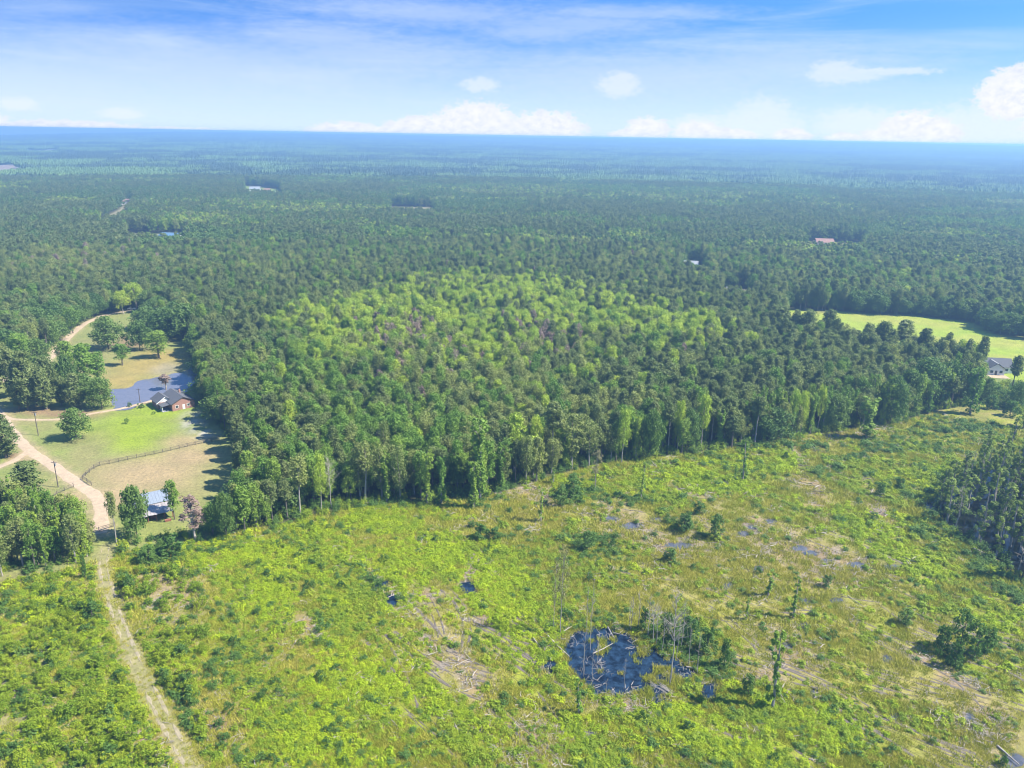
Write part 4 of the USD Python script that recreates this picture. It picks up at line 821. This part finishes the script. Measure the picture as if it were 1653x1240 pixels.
BELT = poly([(-200, 840), (0, 838), (70, 838), (130, 858), (158, 880), (166, 893), (140, 905), (60, 922), (0, 936), (-200, 975)])
HEDGE = poly([(196, 893), (205, 868), (240, 868), (300, 862), (372, 838), (388, 850), (330, 872)])
SOLDWOOD = poly([(-140, 604), (0, 600), (55, 570), (60, 560), (0, 545), (-140, 560)])
LOT = Polygon([(410, 720), (440, 620), (470, 560), (520, 522), (640, 484), (780, 466), (900, 484), (1010, 512), (1110, 538), (1210, 570), (1150, 640), (900, 700), (700, 790), (480, 830), (400, 830)])
def wood_kinds(px, py, P, g):
    n = lambda s, k: meshkit.fbm(np.c_[P / s, np.full(len(P), k)], 3, k)
    na, nb, nc = n(60, 1), n(60, 2), n(35, 3)
    W = {
        "pine": .70 + 2.6 * np.clip(na * 3 - 1.3, 0, 1) + 3.6 * patch(px, py, [(1150, 640, 240, 90), (430, 720, 70, 70), (410, 590, 60, 50), (1060, 500, 210, 34), (1360, 630, 170, 70), (900, 720, 140, 34, 0, .7), (1200, 560, 120, 40), (400, 500, 300, 40, 0, .6), (700, 480, 160, 22)]),
        "green_tree": .5 + 1.6 * np.clip(nb * 3 - 1.3, 0, 1) + 4.0 * patch(px, py, [(570, 720, 140, 75), (480, 650, 120, 90), (690, 720, 60, 50), (640, 680, 80, 50), (560, 780, 160, 30, 0, .6)]),
        "lime_tree": .10 + .9 * np.clip(nc * 3 - 1.5, 0, 1) + 6.5 * patch(px, py, [(900, 520, 260, 50, 6), (560, 560, 100, 55), (1120, 560, 60, 24), (700, 560, 60, 34), (780, 600, 110, 34, 0, .7), (1020, 545, 80, 40), (640, 500, 110, 24)]),
        "olive_tree": .35 + 3.6 * patch(px, py, [(830, 680, 140, 60), (700, 660, 90, 60), (620, 620, 70, 50), (80, 430, 110, 34), (740, 620, 130, 40)]) + .8 * np.clip(n(45, 7) * 3 - 1.4, 0, 1),
        "oak": .16 + 2.0 * patch(px, py, [(100, 520, 160, 44), (300, 520, 140, 40), (1500, 500, 200, 30), (1560, 540, 100, 20), (420, 590, 70, 30)]),
        "withered_tree": .010 + 5.0 * patch(px, py, [(655, 585, 60, 40), (885, 590, 50, 30), (745, 610, 34, 30), (615, 570, 30, 26), (700, 640, 60, 30, 0, .3), (830, 560, 30, 20)]) + .25 * patch(px, py, [(80, 430, 120, 34)]),
    }
    lot = shapely.contains_xy(LOT, px + 150 * (n(30, 17) - .5), py + 80 * (n(30, 18) - .5)); out = ~lot & (py < 600)
    W['lime_tree'] = W['lime_tree'] * np.where(lot, 1.3, .12); W['green_tree'] = W['green_tree'] * np.where(out, .55, 1); W['pine'] = W['pine'] * np.where(out, 1.3, 1); W['oak'] = W['oak'] + .45 * out
    K = list(W); w = np.stack([W[k] for k in K], 1); w /= w.sum(1, keepdims=True)
    return np.array(K)[(w.cumsum(1) > g.random(len(P))[:, None]).argmax(1)]

P = sector(120, 730, 3.75, seed=11)
P = P[meshkit.fbm(np.c_[P / 8, np.full(len(P), .7)], 2, 91) > .26]
P = P[free(P)]; P = P[clear_of(P)]
Q = sector(120, 300, 3.6, seed=12); Q = Q[inside(BELT, Q[:, 0], Q[:, 1])]
S = sector(250, 420, 6.0, seed=13); S = S[inside(SOLDWOOD, S[:, 0], S[:, 1])]
P = np.vstack([P, Q, S]); belt = np.r_[np.zeros(len(P) - len(Q) - len(S), bool), np.ones(len(Q), bool), np.zeros(len(S), bool)]
px, py, kk = w2px(P[:, 0], P[:, 1], 0 * P[:, 0])
g = np.random.default_rng(21)
kind = wood_kinds(px, py, P, g)
kind = np.where(belt, np.array(["vine_tree", "green_tree", "olive_tree", "pine"])[g.choice(4, len(P), p=[.36, .34, .2, .1])], kind)
# the cut edge shows trees leafy to the ground: keep the trees next to the clearing leafy
edge_d = shapely.distance(CLEAR, shapely.points(P))
kind = np.where((edge_d < 9) & ~belt & (kind == "pine") & (g.random(len(P)) < .5), "vine_tree", kind)

def quats(yaw):
    return Vt.QuathArray([Gf.Quath(float(math.cos(a / 2)), 0.0, 0.0, float(math.sin(a / 2))) for a in yaw])
def instancer(name, protos, P, scale, label, cat, rng, z=None, idx=None):
    """one stuff object; protos: list of model paths or (name, mesh, material)"""
    pi = UsdGeom.PointInstancer.Define(stage, path_of(name)); pp = str(pi.GetPath())
    for q in protos:
        if isinstance(q, str):
            t = path_of("tree", pp); UsdGeom.Xform.Define(stage, t).GetPrim().GetReferences().AddInternalReference(q)
        else:
            t = path_of(q[0], pp); usdkit.mesh(stage, t, q[1], q[2])
        pi.CreatePrototypesRel().AddTarget(t)
    n = len(P); z = gz(P[:, 0], P[:, 1]) if z is None else z
    pi.CreateProtoIndicesAttr(Vt.IntArray.FromNumpy((rng.integers(0, len(protos), n) if idx is None else idx).astype(np.int32)))
    pi.CreatePositionsAttr(Vt.Vec3fArray.FromNumpy(np.c_[P, z].astype(np.float32)))
    s = np.asarray(scale, float)
    pi.CreateScalesAttr(Vt.Vec3fArray.FromNumpy((np.repeat(s[:, None], 3, 1) if s.ndim == 1 else s).astype(np.float32)))
    pi.CreateOrientationsAttr(quats(rng.uniform(0, 2 * np.pi, n)))
    tag(pi.GetPrim(), label, cat, kind="stuff")

WORDS = {"pine": ("pine_tree", "bushy pine", "grey-green pines"), "green_tree": ("broadleaf_tree", "mid green broadleaf tree", "mid green broadleaf trees"), "lime_tree": ("broadleaf_tree", "yellow-green broadleaf tree", "yellow-green broadleaf trees"),
         "olive_tree": ("broadleaf_tree", "dull olive tree", "olive broadleaf trees"), "oak": ("oak_tree", "wide dark oak", "dark oaks"), "withered_tree": ("withered_tree", "withered greyish tree", "withered trees"), "vine_tree": ("vine_covered_tree", "leafy vine covered tree", "vine covered trees")}
def region(x, y, b):
    if b: return "in the belt left of the worn lane"
    if y > 640 and x < 420: return "at the wood's edge above the paddock"
    if x > 1230 and y < 505: return "behind the bright field"
    if x < 330: return "in the left-hand woods behind the farm"
    if x > 1240: return "in the right end of the main wood"
    if y < 470: return "in the woods behind the main wood"
    if x < 700: return "in the left half of the main wood"
    return "in the right half of the main wood"
ONES = "first second third fourth fifth sixth seventh eighth ninth tenth eleventh twelfth thirteenth fourteenth fifteenth sixteenth seventeenth eighteenth nineteenth".split()
def nth(n):
    if n < 20: return ONES[n - 1]
    t = ["twent", "thirt", "fort", "fift", "sixt", "sevent", "eight", "ninet"][n // 10 - 2]
    return t + "ieth" if n % 10 == 0 else f"{t}y-{ONES[n % 10 - 1]}"
MARKS = [(405, "the wood's near left corner"), (485, "the round crown on a bare pale trunk"), (536, "the bare grey branching tree"), (590, "the leaning bare trunk"), (700, "the vine draped pair"), (775, "the tall vine draped tree"), (830, "the forked lime tree"),
         (892, "the tall bare trunked pine"), (940, "the pale olive crowns"), (1003, "the slim lime tree"), (1049, "the grey-green round tree"), (1132, "the tall narrow green tree"), (1218, "the leaning bare pine"), (1284, "the two bright close trees"), (1360, "the tall rounded vine tree"), (1437, "the dark trunk on bare soil"), (1493, "the wide dark oak")]
COUNT = {}
for kd in WORDS:
    sel = np.where(kind == kd)[0]
    vis = sel[(px[sel] > -25) & (px[sel] < PW + 25)]
    vis = vis[np.argsort(kk[vis])][:{"pine": 280, "green_tree": 95, "lime_tree": 95, "olive_tree": 85, "oak": 110, "vine_tree": 110, "withered_tree": 60}[kd]]
    nm, lb, gp_ = WORDS[kd]
    for i in vis:
        rg = region(px[i], py[i], belt[i])
        sc = .78 if belt[i] else 1.0
        lst = MODEL[kd]; j = int(RT.integers(len(lst)))
        if "main wood" in rg or "paddock" in rg:
            mk = min(MARKS, key=lambda q: abs(q[0] - px[i]))[1]; c = COUNT[kd, mk] = COUNT.get((kd, mk), 0) + 1
            text = f"{nth(c)} {lb} back behind {mk}"
        else:
            c = list(sorted((j for j in vis if region(px[j], py[j], belt[j]) == rg), key=lambda j: px[j])).index(i) + 1
            text = f"{nth(c)} {lb} from the left {rg}"
        place(kd, nm, P[i, 0], P[i, 1], text, "tree", f"{gp_} {rg}", h=lst[j][1] * sc * RT.uniform(.74, 1.12), r=lst[j][2] * RT.uniform(.85, 1.1) * (.85 if belt[i] else 1), i=j)
    rest = np.setdiff1d(sel, vis)
    if len(rest):
        s = g.uniform(.74, 1.14, len(rest))
        instancer(nm.replace("_tree", "") + "_forest", [m[0] for m in MODEL[kd]], P[rest], np.c_[s * g.uniform(.8, 1.25, len(rest)), s * g.uniform(.8, 1.25, len(rest)), s * g.uniform(.9, 1.08, len(rest))], f"mass of {gp_} in the middle distance woods", "forest", g)

# middle distance: lighter crowns, one tree per point
def mid_crown(form, H, R, base, n, ls, seed): return tree_model(form, H, R, base, n, ls, seed, limbs=0)[0]
MID = {"dark": [("pine_crown", mid_crown("pine", 16, 2.9, .35, 420, 1.1, 500 + k), M["pine"]) for k in range(4)] + [("oak_crown", mid_crown("oak", 14.5, 3.7, .2, 420, 1.2, 520 + k), M["oak"]) for k in range(3)],
       "light": [("leafy_crown", mid_crown("gum", 16, 2.8, .2, 420, 1.1, 540 + k), M["gum"]) for k in range(4)] + [("dark_crown", mid_crown("pine", 16, 2.9, .3, 420, 1.1, 570), M["pine"])] + [("light_crown", mid_crown("gum", 15.5, 2.8, .2, 420, 1.1, 560 + k), M["lime"]) for k in range(1)] + [("dull_crown", mid_crown("round", 15, 2.9, .2, 420, 1.1, 580 + k), M["olive"]) for k in range(2)]}
def stand(P, k=0):
    return .60 * meshkit.fbm(np.c_[P[:, 0] / 330, P[:, 1] / 210, np.full(len(P), 3.3 + k)], 4, 31) + .40 * meshkit.fbm(np.c_[P / 60, np.full(len(P), 8.3 + k)], 3, 32)
P = sector(726, 1820, 5.4, half=38, seed=14); P = P[free(P)]
st = .5 + 2.0 * (stand(P) - .5) - .07 * (np.hypot(*P.T) < 930) + g.normal(size=len(P)) * .035
for nm, m, lb in (("dark", st < .50, "dark pine and oak wood stretching behind the nearer trees"), ("light", st >= .50, "lighter green woods stretching behind the nearer trees")):
    q = P[m]; s = g.uniform(.72, 1.25, len(q)); h = np.sqrt(s) * (1.03 if nm == "dark" else .94)
    u = meshkit.fbm(np.c_[q / 140, np.full(len(q), 4.4)], 3, 71) * 1.9 - .45 + g.normal(size=len(q)) * .16
    instancer(f"{nm}_woods", MID[nm], q, np.c_[s * 1.12, s * 1.12, h], lb, "forest", g, idx=np.clip(u * len(MID[nm]), 0, len(MID[nm]) - 1).astype(int))

# far: patches of crowns up to the horizon
def far_patch(seed, size, n):
    g = np.random.default_rng(seed); ico = trimesh.creation.icosphere(1); v0, f0 = np.array(ico.vertices), np.array(ico.faces); parts = []
    m = int(math.sqrt(n)); gx, gy = np.meshgrid(np.arange(m), np.arange(m)); c = (np.c_[gx.ravel(), gy.ravel()] + g.uniform(.05, .95, (m * m, 2))) / m * size - size / 2
    for x, y in c:
        r, h = g.uniform(2.3, 3.7), g.uniform(10, 17)
        v = v0 * (1 + .26 * g.normal(size=(len(v0), 1)).clip(-1.2, 1.2))
        v = v * [r, r, h * .33]; v[:, :2] *= (1 - .25 * np.clip(v[:, 2:] / (h * .33), -1, 1))
        parts.append((v + [x, y, h * .66], f0))
    return join(parts)
P = sector(1800, 9150, 62, half=36.5, seed=15)
P = P[~inside(GAPS[0], *P.T) & ~inside(GAPS[8], *P.T)]
st = stand(P, 5) + g.normal(size=len(P)) * .006
for nm, m, lb in (("dark", st < .5, "darker far forest fading to blue towards the horizon"), ("light", st >= .5, "lighter far forest fading to blue towards the horizon")):
    instancer(f"far_{nm}_forest", [("crowns", far_patch(700 + k + 10 * (nm == "dark"), 66, 196), M["far_" + nm]) for k in range(4)], P[m], g.uniform(.95, 1.12, m.sum()), lb, "forest", g)

# understorey along the wood's cut edge, hedge by the barn
def mound(n, R, H, ls, seed, spike=0.0):
    g = np.random.default_rng(seed); k = 5 + seed % 4
    c = np.c_[g.normal(size=(k, 2)) * R * .42, np.zeros(k)]; rc = R * g.uniform(.4, .7, k); hc = H * g.uniform(.6, 1.1, k)
    j = g.integers(0, k, n); d = unit(g.normal(size=(n, 3))); d[:, 2] = abs(d[:, 2])
    P = c[j] + d * np.c_[rc[j], rc[j], hc[j]] * g.uniform(.5, 1.05, n)[:, None]
    P[:, 2] += spike * g.random(n) ** 2
    return leaves(P, unit(d * .7 + [0, 0, .8] + .5 * g.normal(size=(n, 3))), ls * g.uniform(.6, 1.4, n), .7, g)
def tuft(n, R, H, w, seed):
    g = np.random.default_rng(seed)
    b = np.c_[g.normal(size=(n, 2)) * R * .5, np.zeros(n)]; a = g.uniform(0, 6.283, n); h = H * g.uniform(.5, 1.2, n); l = h * g.uniform(.2, .8, n)
    tip = b + np.c_[np.cos(a) * l, np.sin(a) * l, h]; sd = np.c_[-np.sin(a), np.cos(a), 0 * a] * (w * g.uniform(.6, 1.3, n))[:, None]
    V = np.stack([b - sd, b + sd, tip], 1).reshape(-1, 3)
    return V, np.arange(3 * n).reshape(-1, 3)
def sticks(n, R, seed, k=1.0):
    g = np.random.default_rng(seed); parts = []
    for _ in range(n):
        c = np.r_[g.normal(size=2) * R * .5, g.uniform(.03, .3)]; a = g.uniform(0, 6.283); l = g.uniform(.5, 1.7); e = np.array([math.cos(a), math.sin(a), g.normal() * .15]) * l
        parts.append(tube([c - e / 2, c + g.normal(size=3) * .06, c + e / 2], np.array([.06, .05, .02]) * k, 3))
    return join(parts)
q = sector(120, 420, 2.4, seed=16)
d1 = shapely.distance(CLEAR, shapely.points(q)); d2 = shapely.distance(FARM, shapely.points(q))
ex = inside(CLEAR, *q.T) | inside(FARM, *q.T)
m = ((d1 < 7) | (d2 < 5)) & ~ex & ~inside(FIELD, *q.T) & ~inside(YARD, *q.T)
m |= inside(HEDGE, *q.T) & (g.random(len(q)) < .75)
m |= inside(BELT, *q.T) & (g.random(len(q)) < .4)
ux, uy, _ = w2px(q[:, 0], q[:, 1], 0)
m |= inside(YARD, *q.T) & (uy > 618) & (g.random(len(q)) < .75)
q = q[m]
instancer("edge_undergrowth", [("leaf_mass", mound(260, 1.5, 2.4, .36, 40 + k, .6), M["weed_dark" if k % 2 else "weed_green"]) for k in range(6)], q, g.uniform(.7, 1.35, len(q)), "leafy undergrowth along the foot of the wood's edge and around the barn", "undergrowth", g)

# ------------------------------------------------------------------ clearing cover
def polar(r0, r1, dl, half=39.0, seed=1):
    g = np.random.default_rng(seed); h = math.radians(half)
    U, V = np.meshgrid(np.arange(math.log(r0), math.log(r1), dl), np.arange(-h, h, dl), indexing="ij")
    U = U + g.uniform(-.5, .5, U.shape) * dl; V = V + g.uniform(-.5, .5, V.shape) * dl; r = np.exp(U).ravel(); V = V.ravel()
    return np.c_[r * np.sin(V), r * np.cos(V)]
g = np.random.default_rng(47)
M["rut"] = plain("rut_mud", (.105, .086, .070), .8, .3, 1.5)
RUTS = []
for k in range(120):
    x0, y0 = (g.uniform(940, 1600), g.uniform(810, 1180)) if k < 92 else (g.uniform(590, 860), g.uniform(930, 1160))
    a, b0 = px2w(x0, y0); an = math.radians(-36 - 18 * np.clip((900 - x0) / 300, 0, 1) + g.normal() * 6); ln = g.uniform(9, 30); s_ = np.linspace(0, ln, 8)
    bend = g.normal() * .010; off = g.uniform(1.6, 2.0)
    for o in ((0, off) if k % 2 else (0,)):                    # the two wheels of one pass
        c = np.c_[a + np.cos(an + bend * s_) * s_ - math.sin(an) * o, b0 + np.sin(an + bend * s_) * s_ + math.cos(an) * o]
        ls = shapely.LineString(c)
        if not CLEAR.contains(ls) or any(w.intersects(ls) for w in WATERS): continue
        RUTS.append(ls)
        tag(put_mesh("wheel_rut", ribbon(ls, g.uniform(.22, .45), 60 + k, .04, True), M["rut"], smooth=True), kind="structure")
RUTZONE = shapely.union_all([q.buffer(.5) for q in RUTS]); shapely.prepare(RUTZONE)
g = np.random.default_rng(31)
C = np.vstack([polar(96, 345, .0052, seed=31)])
C = C[inside(CLEAR, *C.T)]
pt = shapely.points(C); far_water = np.ones(len(C), bool)
for w in WATERS: far_water &= ~inside(w, *C.T)
C = C[far_water & ~(inside(RUTZONE, *C.T) & (np.random.default_rng(5).random(len(C)) < .85))]; lane_d = shapely.distance(LANE, shapely.points(C))
px, py, kk = w2px(C[:, 0], C[:, 1], 0 * C[:, 0])
SD = math.radians(-42); cs, sn = math.cos(SD), math.sin(SD)       # the windrows' direction on the ground
U = np.c_[(C[:, 0] * cs + C[:, 1] * sn) / 3.2, (-C[:, 0] * sn + C[:, 1] * cs)]
nz = lambda s, k, st=True: meshkit.fbm(np.c_[(U if st else C) / s, np.full(len(C), 1.7 * k)], 3, 50 + k)
n8, n3_, n5, nb = nz(7, 1), nz(3, 2, False), nz(5, 3), nz(16, 4, False)
lime, bare, tan, dark = patch(px, py, LIME), patch(px, py, BARE), patch(px, py, TAN), patch(px, py, DARKV)
left = (px < 330) & (py > 920)
W = np.stack([
    (.10 + 1.9 * lime) * np.clip(n8 * 5 - 2.0, .03, 1.6) * (1 - .8 * tan) * np.where(left, .45, 1),
    (.45 + .9 * lime + .4 * left) * np.clip(n5 * 4 - 1.45, .05, 1.6) * (1 - .6 * tan),
    (.07 + 1.6 * dark + .28 * left) * np.clip(n3_ * 4 - 1.4, .1, 1.5),
    (.26 + 1.35 * tan + .3 * bare) * np.clip(nb * 3 - .8, .2, 1.4) * (1 - .7 * lime),
    (.55 + .2 * tan) * (1 - .3 * lime) * np.clip(1.6 - n3_ * 1.6, .2, 1.2),
    .03 + .5 * bare * (px > 480) + .12 * bare + .10 * tan,
    (.25 + 2.4 * bare + .9 * tan + .6 * left) * np.clip((1 - n5) * 4 - 1.6, .1, 1.6)], 1)
W /= W.sum(1, keepdims=True)
ty = (W.cumsum(1) > g.random(len(C))[:, None]).argmax(1)
inl = lane_d < 2.3
ty = np.where(inl, np.where(g.random(len(C)) < .62, np.where(lane_d > 1.5, 3, 6), np.where(g.random(len(C)) < .5, 3, 4)), ty)
rowk = np.where(inl, .55, 1) * np.clip(np.hypot(*C.T) / 200, .75, 1.3)
DEFS = [("bright_weeds", [("weed_clump", mound(150, .95, .62, .25, 100 + k, .25), M["weed_lime"]) for k in range(6)], "bright yellow-green weeds spreading in patches over the clearing"),
        ("green_weeds", [("weed_clump", mound(150, .90, .65, .25, 120 + k, .3), M["weed_green"]) for k in range(6)], "mid green weeds and brambles covering the clearing"),
        ("dark_brambles", [("bramble_clump", mound(170, .95, .85, .26, 140 + k, .3), M["weed_dark"]) for k in range(5)], "dark green bramble clumps scattered over the clearing"),
        ("dry_grass", [("grass_tuft", tuft(90, 1.2, .55, .05, 160 + k), M["dry"]) for k in range(5)], "tan dry grass between the weeds of the clearing"),
        ("low_grass", [("grass_tuft", tuft(100, 1.2, .45, .055, 180 + k), M["grass"]) for k in range(5)], "yellow-green grass between the weeds of the clearing"),
        ("brush_debris", [("twigs", sticks(9, 1.6, 200 + k), M["dead_wood"]) for k in range(5)], "grey logging debris lying on the bare ground of the clearing")]
for k, (nm, pr, lb) in enumerate(DEFS):
    m = ty == k
    instancer(nm, pr, C[m], np.exp(g.normal(.02, .30, m.sum()).clip(-.5, .75)) * rowk[m], lb, "undergrowth" if k < 3 else "grass" if k < 5 else "debris", g)

# shrubs one can pick out
m = (px > 0) & (px < PW) & (py < PH) & (lane_d > 2.8)
def shrubs(sel, n, kd, name, lb, gp_, hs, seed, rs=(.7, 1.25)):
    g = np.random.default_rng(seed); idx = np.where(sel)[0]; idx = g.choice(idx, min(n, len(idx)), replace=False)
    for i in idx: place(kd, name, C[i, 0], C[i, 1], lb, "shrub", gp_, h=g.uniform(*hs), r=g.uniform(*rs))
shrubs(m & left, 190, "light_shrub", "shrub", "leafy young shrub on the tan plot left of the worn lane", "young shrubs left of the lane", (1.3, 2.6), 1, (.9, 1.75))
shrubs(m & left, 40, "shrub", "shrub", "darker young shrub on the tan plot left of the worn lane", "darker shrubs left of the lane", (1.2, 2.3), 2, (.8, 1.5))
shrubs(m & ~left & (px < 560) & (px > 200), 60, "shrub", "shrub", "dark shrub among the weeds right of the worn lane", "dark shrubs right of the lane", (1.0, 1.9), 3)
shrubs(m & (px > 560) & ((dark > .25) | (n3_ > .6)), 70, "shrub", "shrub", "dark shrub among the bright weeds of the clearing", "dark shrubs in the clearing", (1.1, 2.2), 4)

# swamp trees on the right
q = sector(120, 340, 3.9, seed=41)
m = inside(SWAMP, *q.T) & (g.random(len(q)) < .52); q = q[m]
sx, sy, _ = w2px(q[:, 0], q[:, 1], 0)
q = q[sx < PW + 60]; sx = sx[sx < PW + 60]
for i, (x, y) in enumerate(q):
    place("swamp_tree", "swamp_tree", x, y, "slim feathery tree standing in the dark water at the right", "tree", "trees standing in the swamp water", h=RT.uniform(11, 19) * (.7 if sx[i] < 1560 else 1), r=RT.uniform(1.4, 2.4))
for k in range(60):
    b = SWAMP.bounds; x, y = RT.uniform(b[0], b[2]), RT.uniform(b[1], b[3]); ax, ay, _ = w2px(x, y, 0)
    if inside(SWAMP, x, y) and ax < PW + 20: place("snag", "swamp_snag", x, y, "bare grey snag standing among the swamp trees at the right", "snag", "grey snags in the swamp water", h=RT.uniform(7, 13), r=1.9)
g = np.random.default_rng(43)
q = sector(120, 340, 2.6, seed=44); sd = shapely.distance(SWAMP.exterior, shapely.points(q)); q = q[((sd < 3.2) & (g.random(len(q)) < .7)) | (inside(SWAMP, *q.T) & (g.random(len(q)) < .16))]
instancer("swamp_shore_bushes", [("leaf_mass", mound(220, 1.4, 2.0, .34, 300 + k, .5), M["weed_dark"]) for k in range(4)], q, g.uniform(.6, 1.3, len(q)), "dark leafy bushes along the shore of the swamp water", "undergrowth", g)
q = sector(100, 260, .8, seed=45); pts = shapely.points(q)
sel = np.zeros(len(q), bool)
for w in (POND, POND2): 
    dd = shapely.distance(w.exterior, pts); sel |= (dd < .9) & (g.random(len(q)) < .55)
ins = inside(POND, *q.T); sel |= ins & (meshkit.fbm(np.c_[q / 2.6, np.full(len(q), 2.)], 3, 9) > .645)
q = q[sel]
instancer("pond_sedge", [("sedge_tuft", tuft(80, .8, .75, .05, 320 + k), M["grass" if k % 2 else "dry"]) for k in range(4)], q, g.uniform(.6, 1.1, len(q)), "sedge tufts at the shore and on hummocks of the bog pond", "grass", g, z=np.full(len(q), -.22))

q = sector(100, 260, 1.5, seed=46); dd = shapely.distance(POND.exterior, shapely.points(q)); qx, qy, _ = w2px(q[:, 0], q[:, 1], 0)
q = q[((dd < 3.2) & (g.random(len(q)) < .22) & (qy > 1020)) | (inside(POND, *q.T) & (np.hypot((qx - 958) / 34, (qy - 1072) / 36) < 1) & (g.random(len(q)) < .20)) | ((np.hypot((qx - 1135) / 50, (qy - 1085) / 26) < 1) & (g.random(len(q)) < .3))]
instancer("pond_brush", [("twigs", sticks(8, 1.5, 340 + k, .65), M["dead_wood"]) for k in range(4)], q, g.uniform(.7, 1.5, len(q)), "grey dead branches tangled around and in the bog pond", "debris", g, z=np.full(len(q), -.1))

# fallen logs
def log(p0, p1, r, label, group=None, z0=.15, z1=.2):
    a, b = px2w(*p0), px2w(*p1)
    L_ = float(np.hypot(*(b - a))); t = thing("fallen_log", label, "log", (*a, 0), math.atan2(*(b - a)[::-1]), group); g = np.random.default_rng(int(p0[0] * 7 + p0[1]))
    put_mesh("log", tube([[0, 0, z0], [L_ * .5, g.normal() * .04 * L_ * .5, (z0 + z1) / 2 + .05], [L_, 0, z1]], [r, r * .8, r * .45], 7), M["dead_wood"], str(t.GetPath()))
    for k in range(2):
        s = g.uniform(.4, .9) * L_; put_mesh("branch", tube([[s, 0, z0 + .05], [s + g.uniform(.1, .5), g.choice([-1, 1]) * g.uniform(.4, .9), z0 + g.uniform(.2, .7)]], [r * .4, r * .15], 4), M["dead_wood"], str(t.GetPath()))
for p0, p1, r, lb in [((884, 1027), (919, 1061), .2, "thick log leaning into the bog pond at its left shore"), ((861, 1031), (877, 1057), .13, "pale log in the weeds left of the bog pond"), ((957, 1056), (989, 1040), .14, "log lying across the water in the middle of the bog pond"), ((981, 1013), (992, 1032), .14, "log running into the water from the far shore"), ((910, 1020), (924, 1012), .12, "short log at the far left shore of the bog pond"), ((1064, 1058), (1082, 1058), .15, "log along the right shore of the bog pond"),
                      ((1108, 1077), (1165, 1093), .15, "long pale log right of the bog pond"), ((1150, 1065), (1162, 1085), .13, "log beside the small pool right of the bog pond"), ((990, 1022), (1012, 1028), .10, "thin branch over the far water of the bog pond"), ((495, 885), (517, 874), .12, "pale log in the bright weeds before the wood edge"), ((730, 1160), (742, 1186), .12, "pale log lying in the bottom centre weeds"), ((727, 1080), (768, 1060), .10, "thin pole on the brown strip left of the pond"), ((762, 1094), (770, 1082), .13, "white broken stick on the brown strip"), ((1610, 1205), (1645, 1236), .22, "dark log in the bottom right corner"), ((1262, 1128), (1272, 1142), .12, "pale log at the foot of the vine column"), ((748, 1053), (766, 1052), .10, "grey pole beside the brown strip"),
                      ((1510, 862), (1525, 870), .14, "pale log at the swamp shore"), ((1368, 962), (1400, 985), .10, "pale log in the right part of the clearing")]:
    log(p0, p1, r, lb)
g = np.random.default_rng(61)
for k in range(10):
    a = k / 9 * 1.7 - .4; p0 = (1085 + g.normal() * 2, 1122 + g.normal() * 2); ln = g.uniform(16, 30)
    log(p0, (p0[0] - 6 + ln * math.cos(a + 2.4), p0[1] - abs(ln * .55 * math.sin(a + 1.0)) - 2), .05, "bleached branch in the fanned heap at the bog pond's near right shore", "bleached branches fanned at the pond's near right shore", .1, .7)
idx = np.where((bare > .35) & (px > 0) & (px < PW) & (py < PH))[0]
for i in g.choice(idx, 46, replace=False):
    a = g.normal() * .7 + .5; ln = g.uniform(8, 22)
    log((px[i], py[i]), (px[i] + ln * math.cos(a), py[i] + ln * .6 * math.sin(a)), g.uniform(.05, .11), "pale branch left from logging on bare ground of the clearing", "pale logging branches on the clearing's bare ground")

# ------------------------------------------------------------------ haze
HZ = 1.0 / 3500
hb = trimesh.creation.box(bounds=[[-11500, -11500, -2.5], [11500, 11500, 107.5]])
hm = usdkit.material(stage, "/World/Looks/haze", {"v": ("principled_volume", {"color": (.32, .57, .88), "density": HZ, "anisotropy": .25})}, volume="v.volume")
tag(usdkit.mesh(stage, "/World/haze", hb, hm).GetPrim(), kind="stuff")
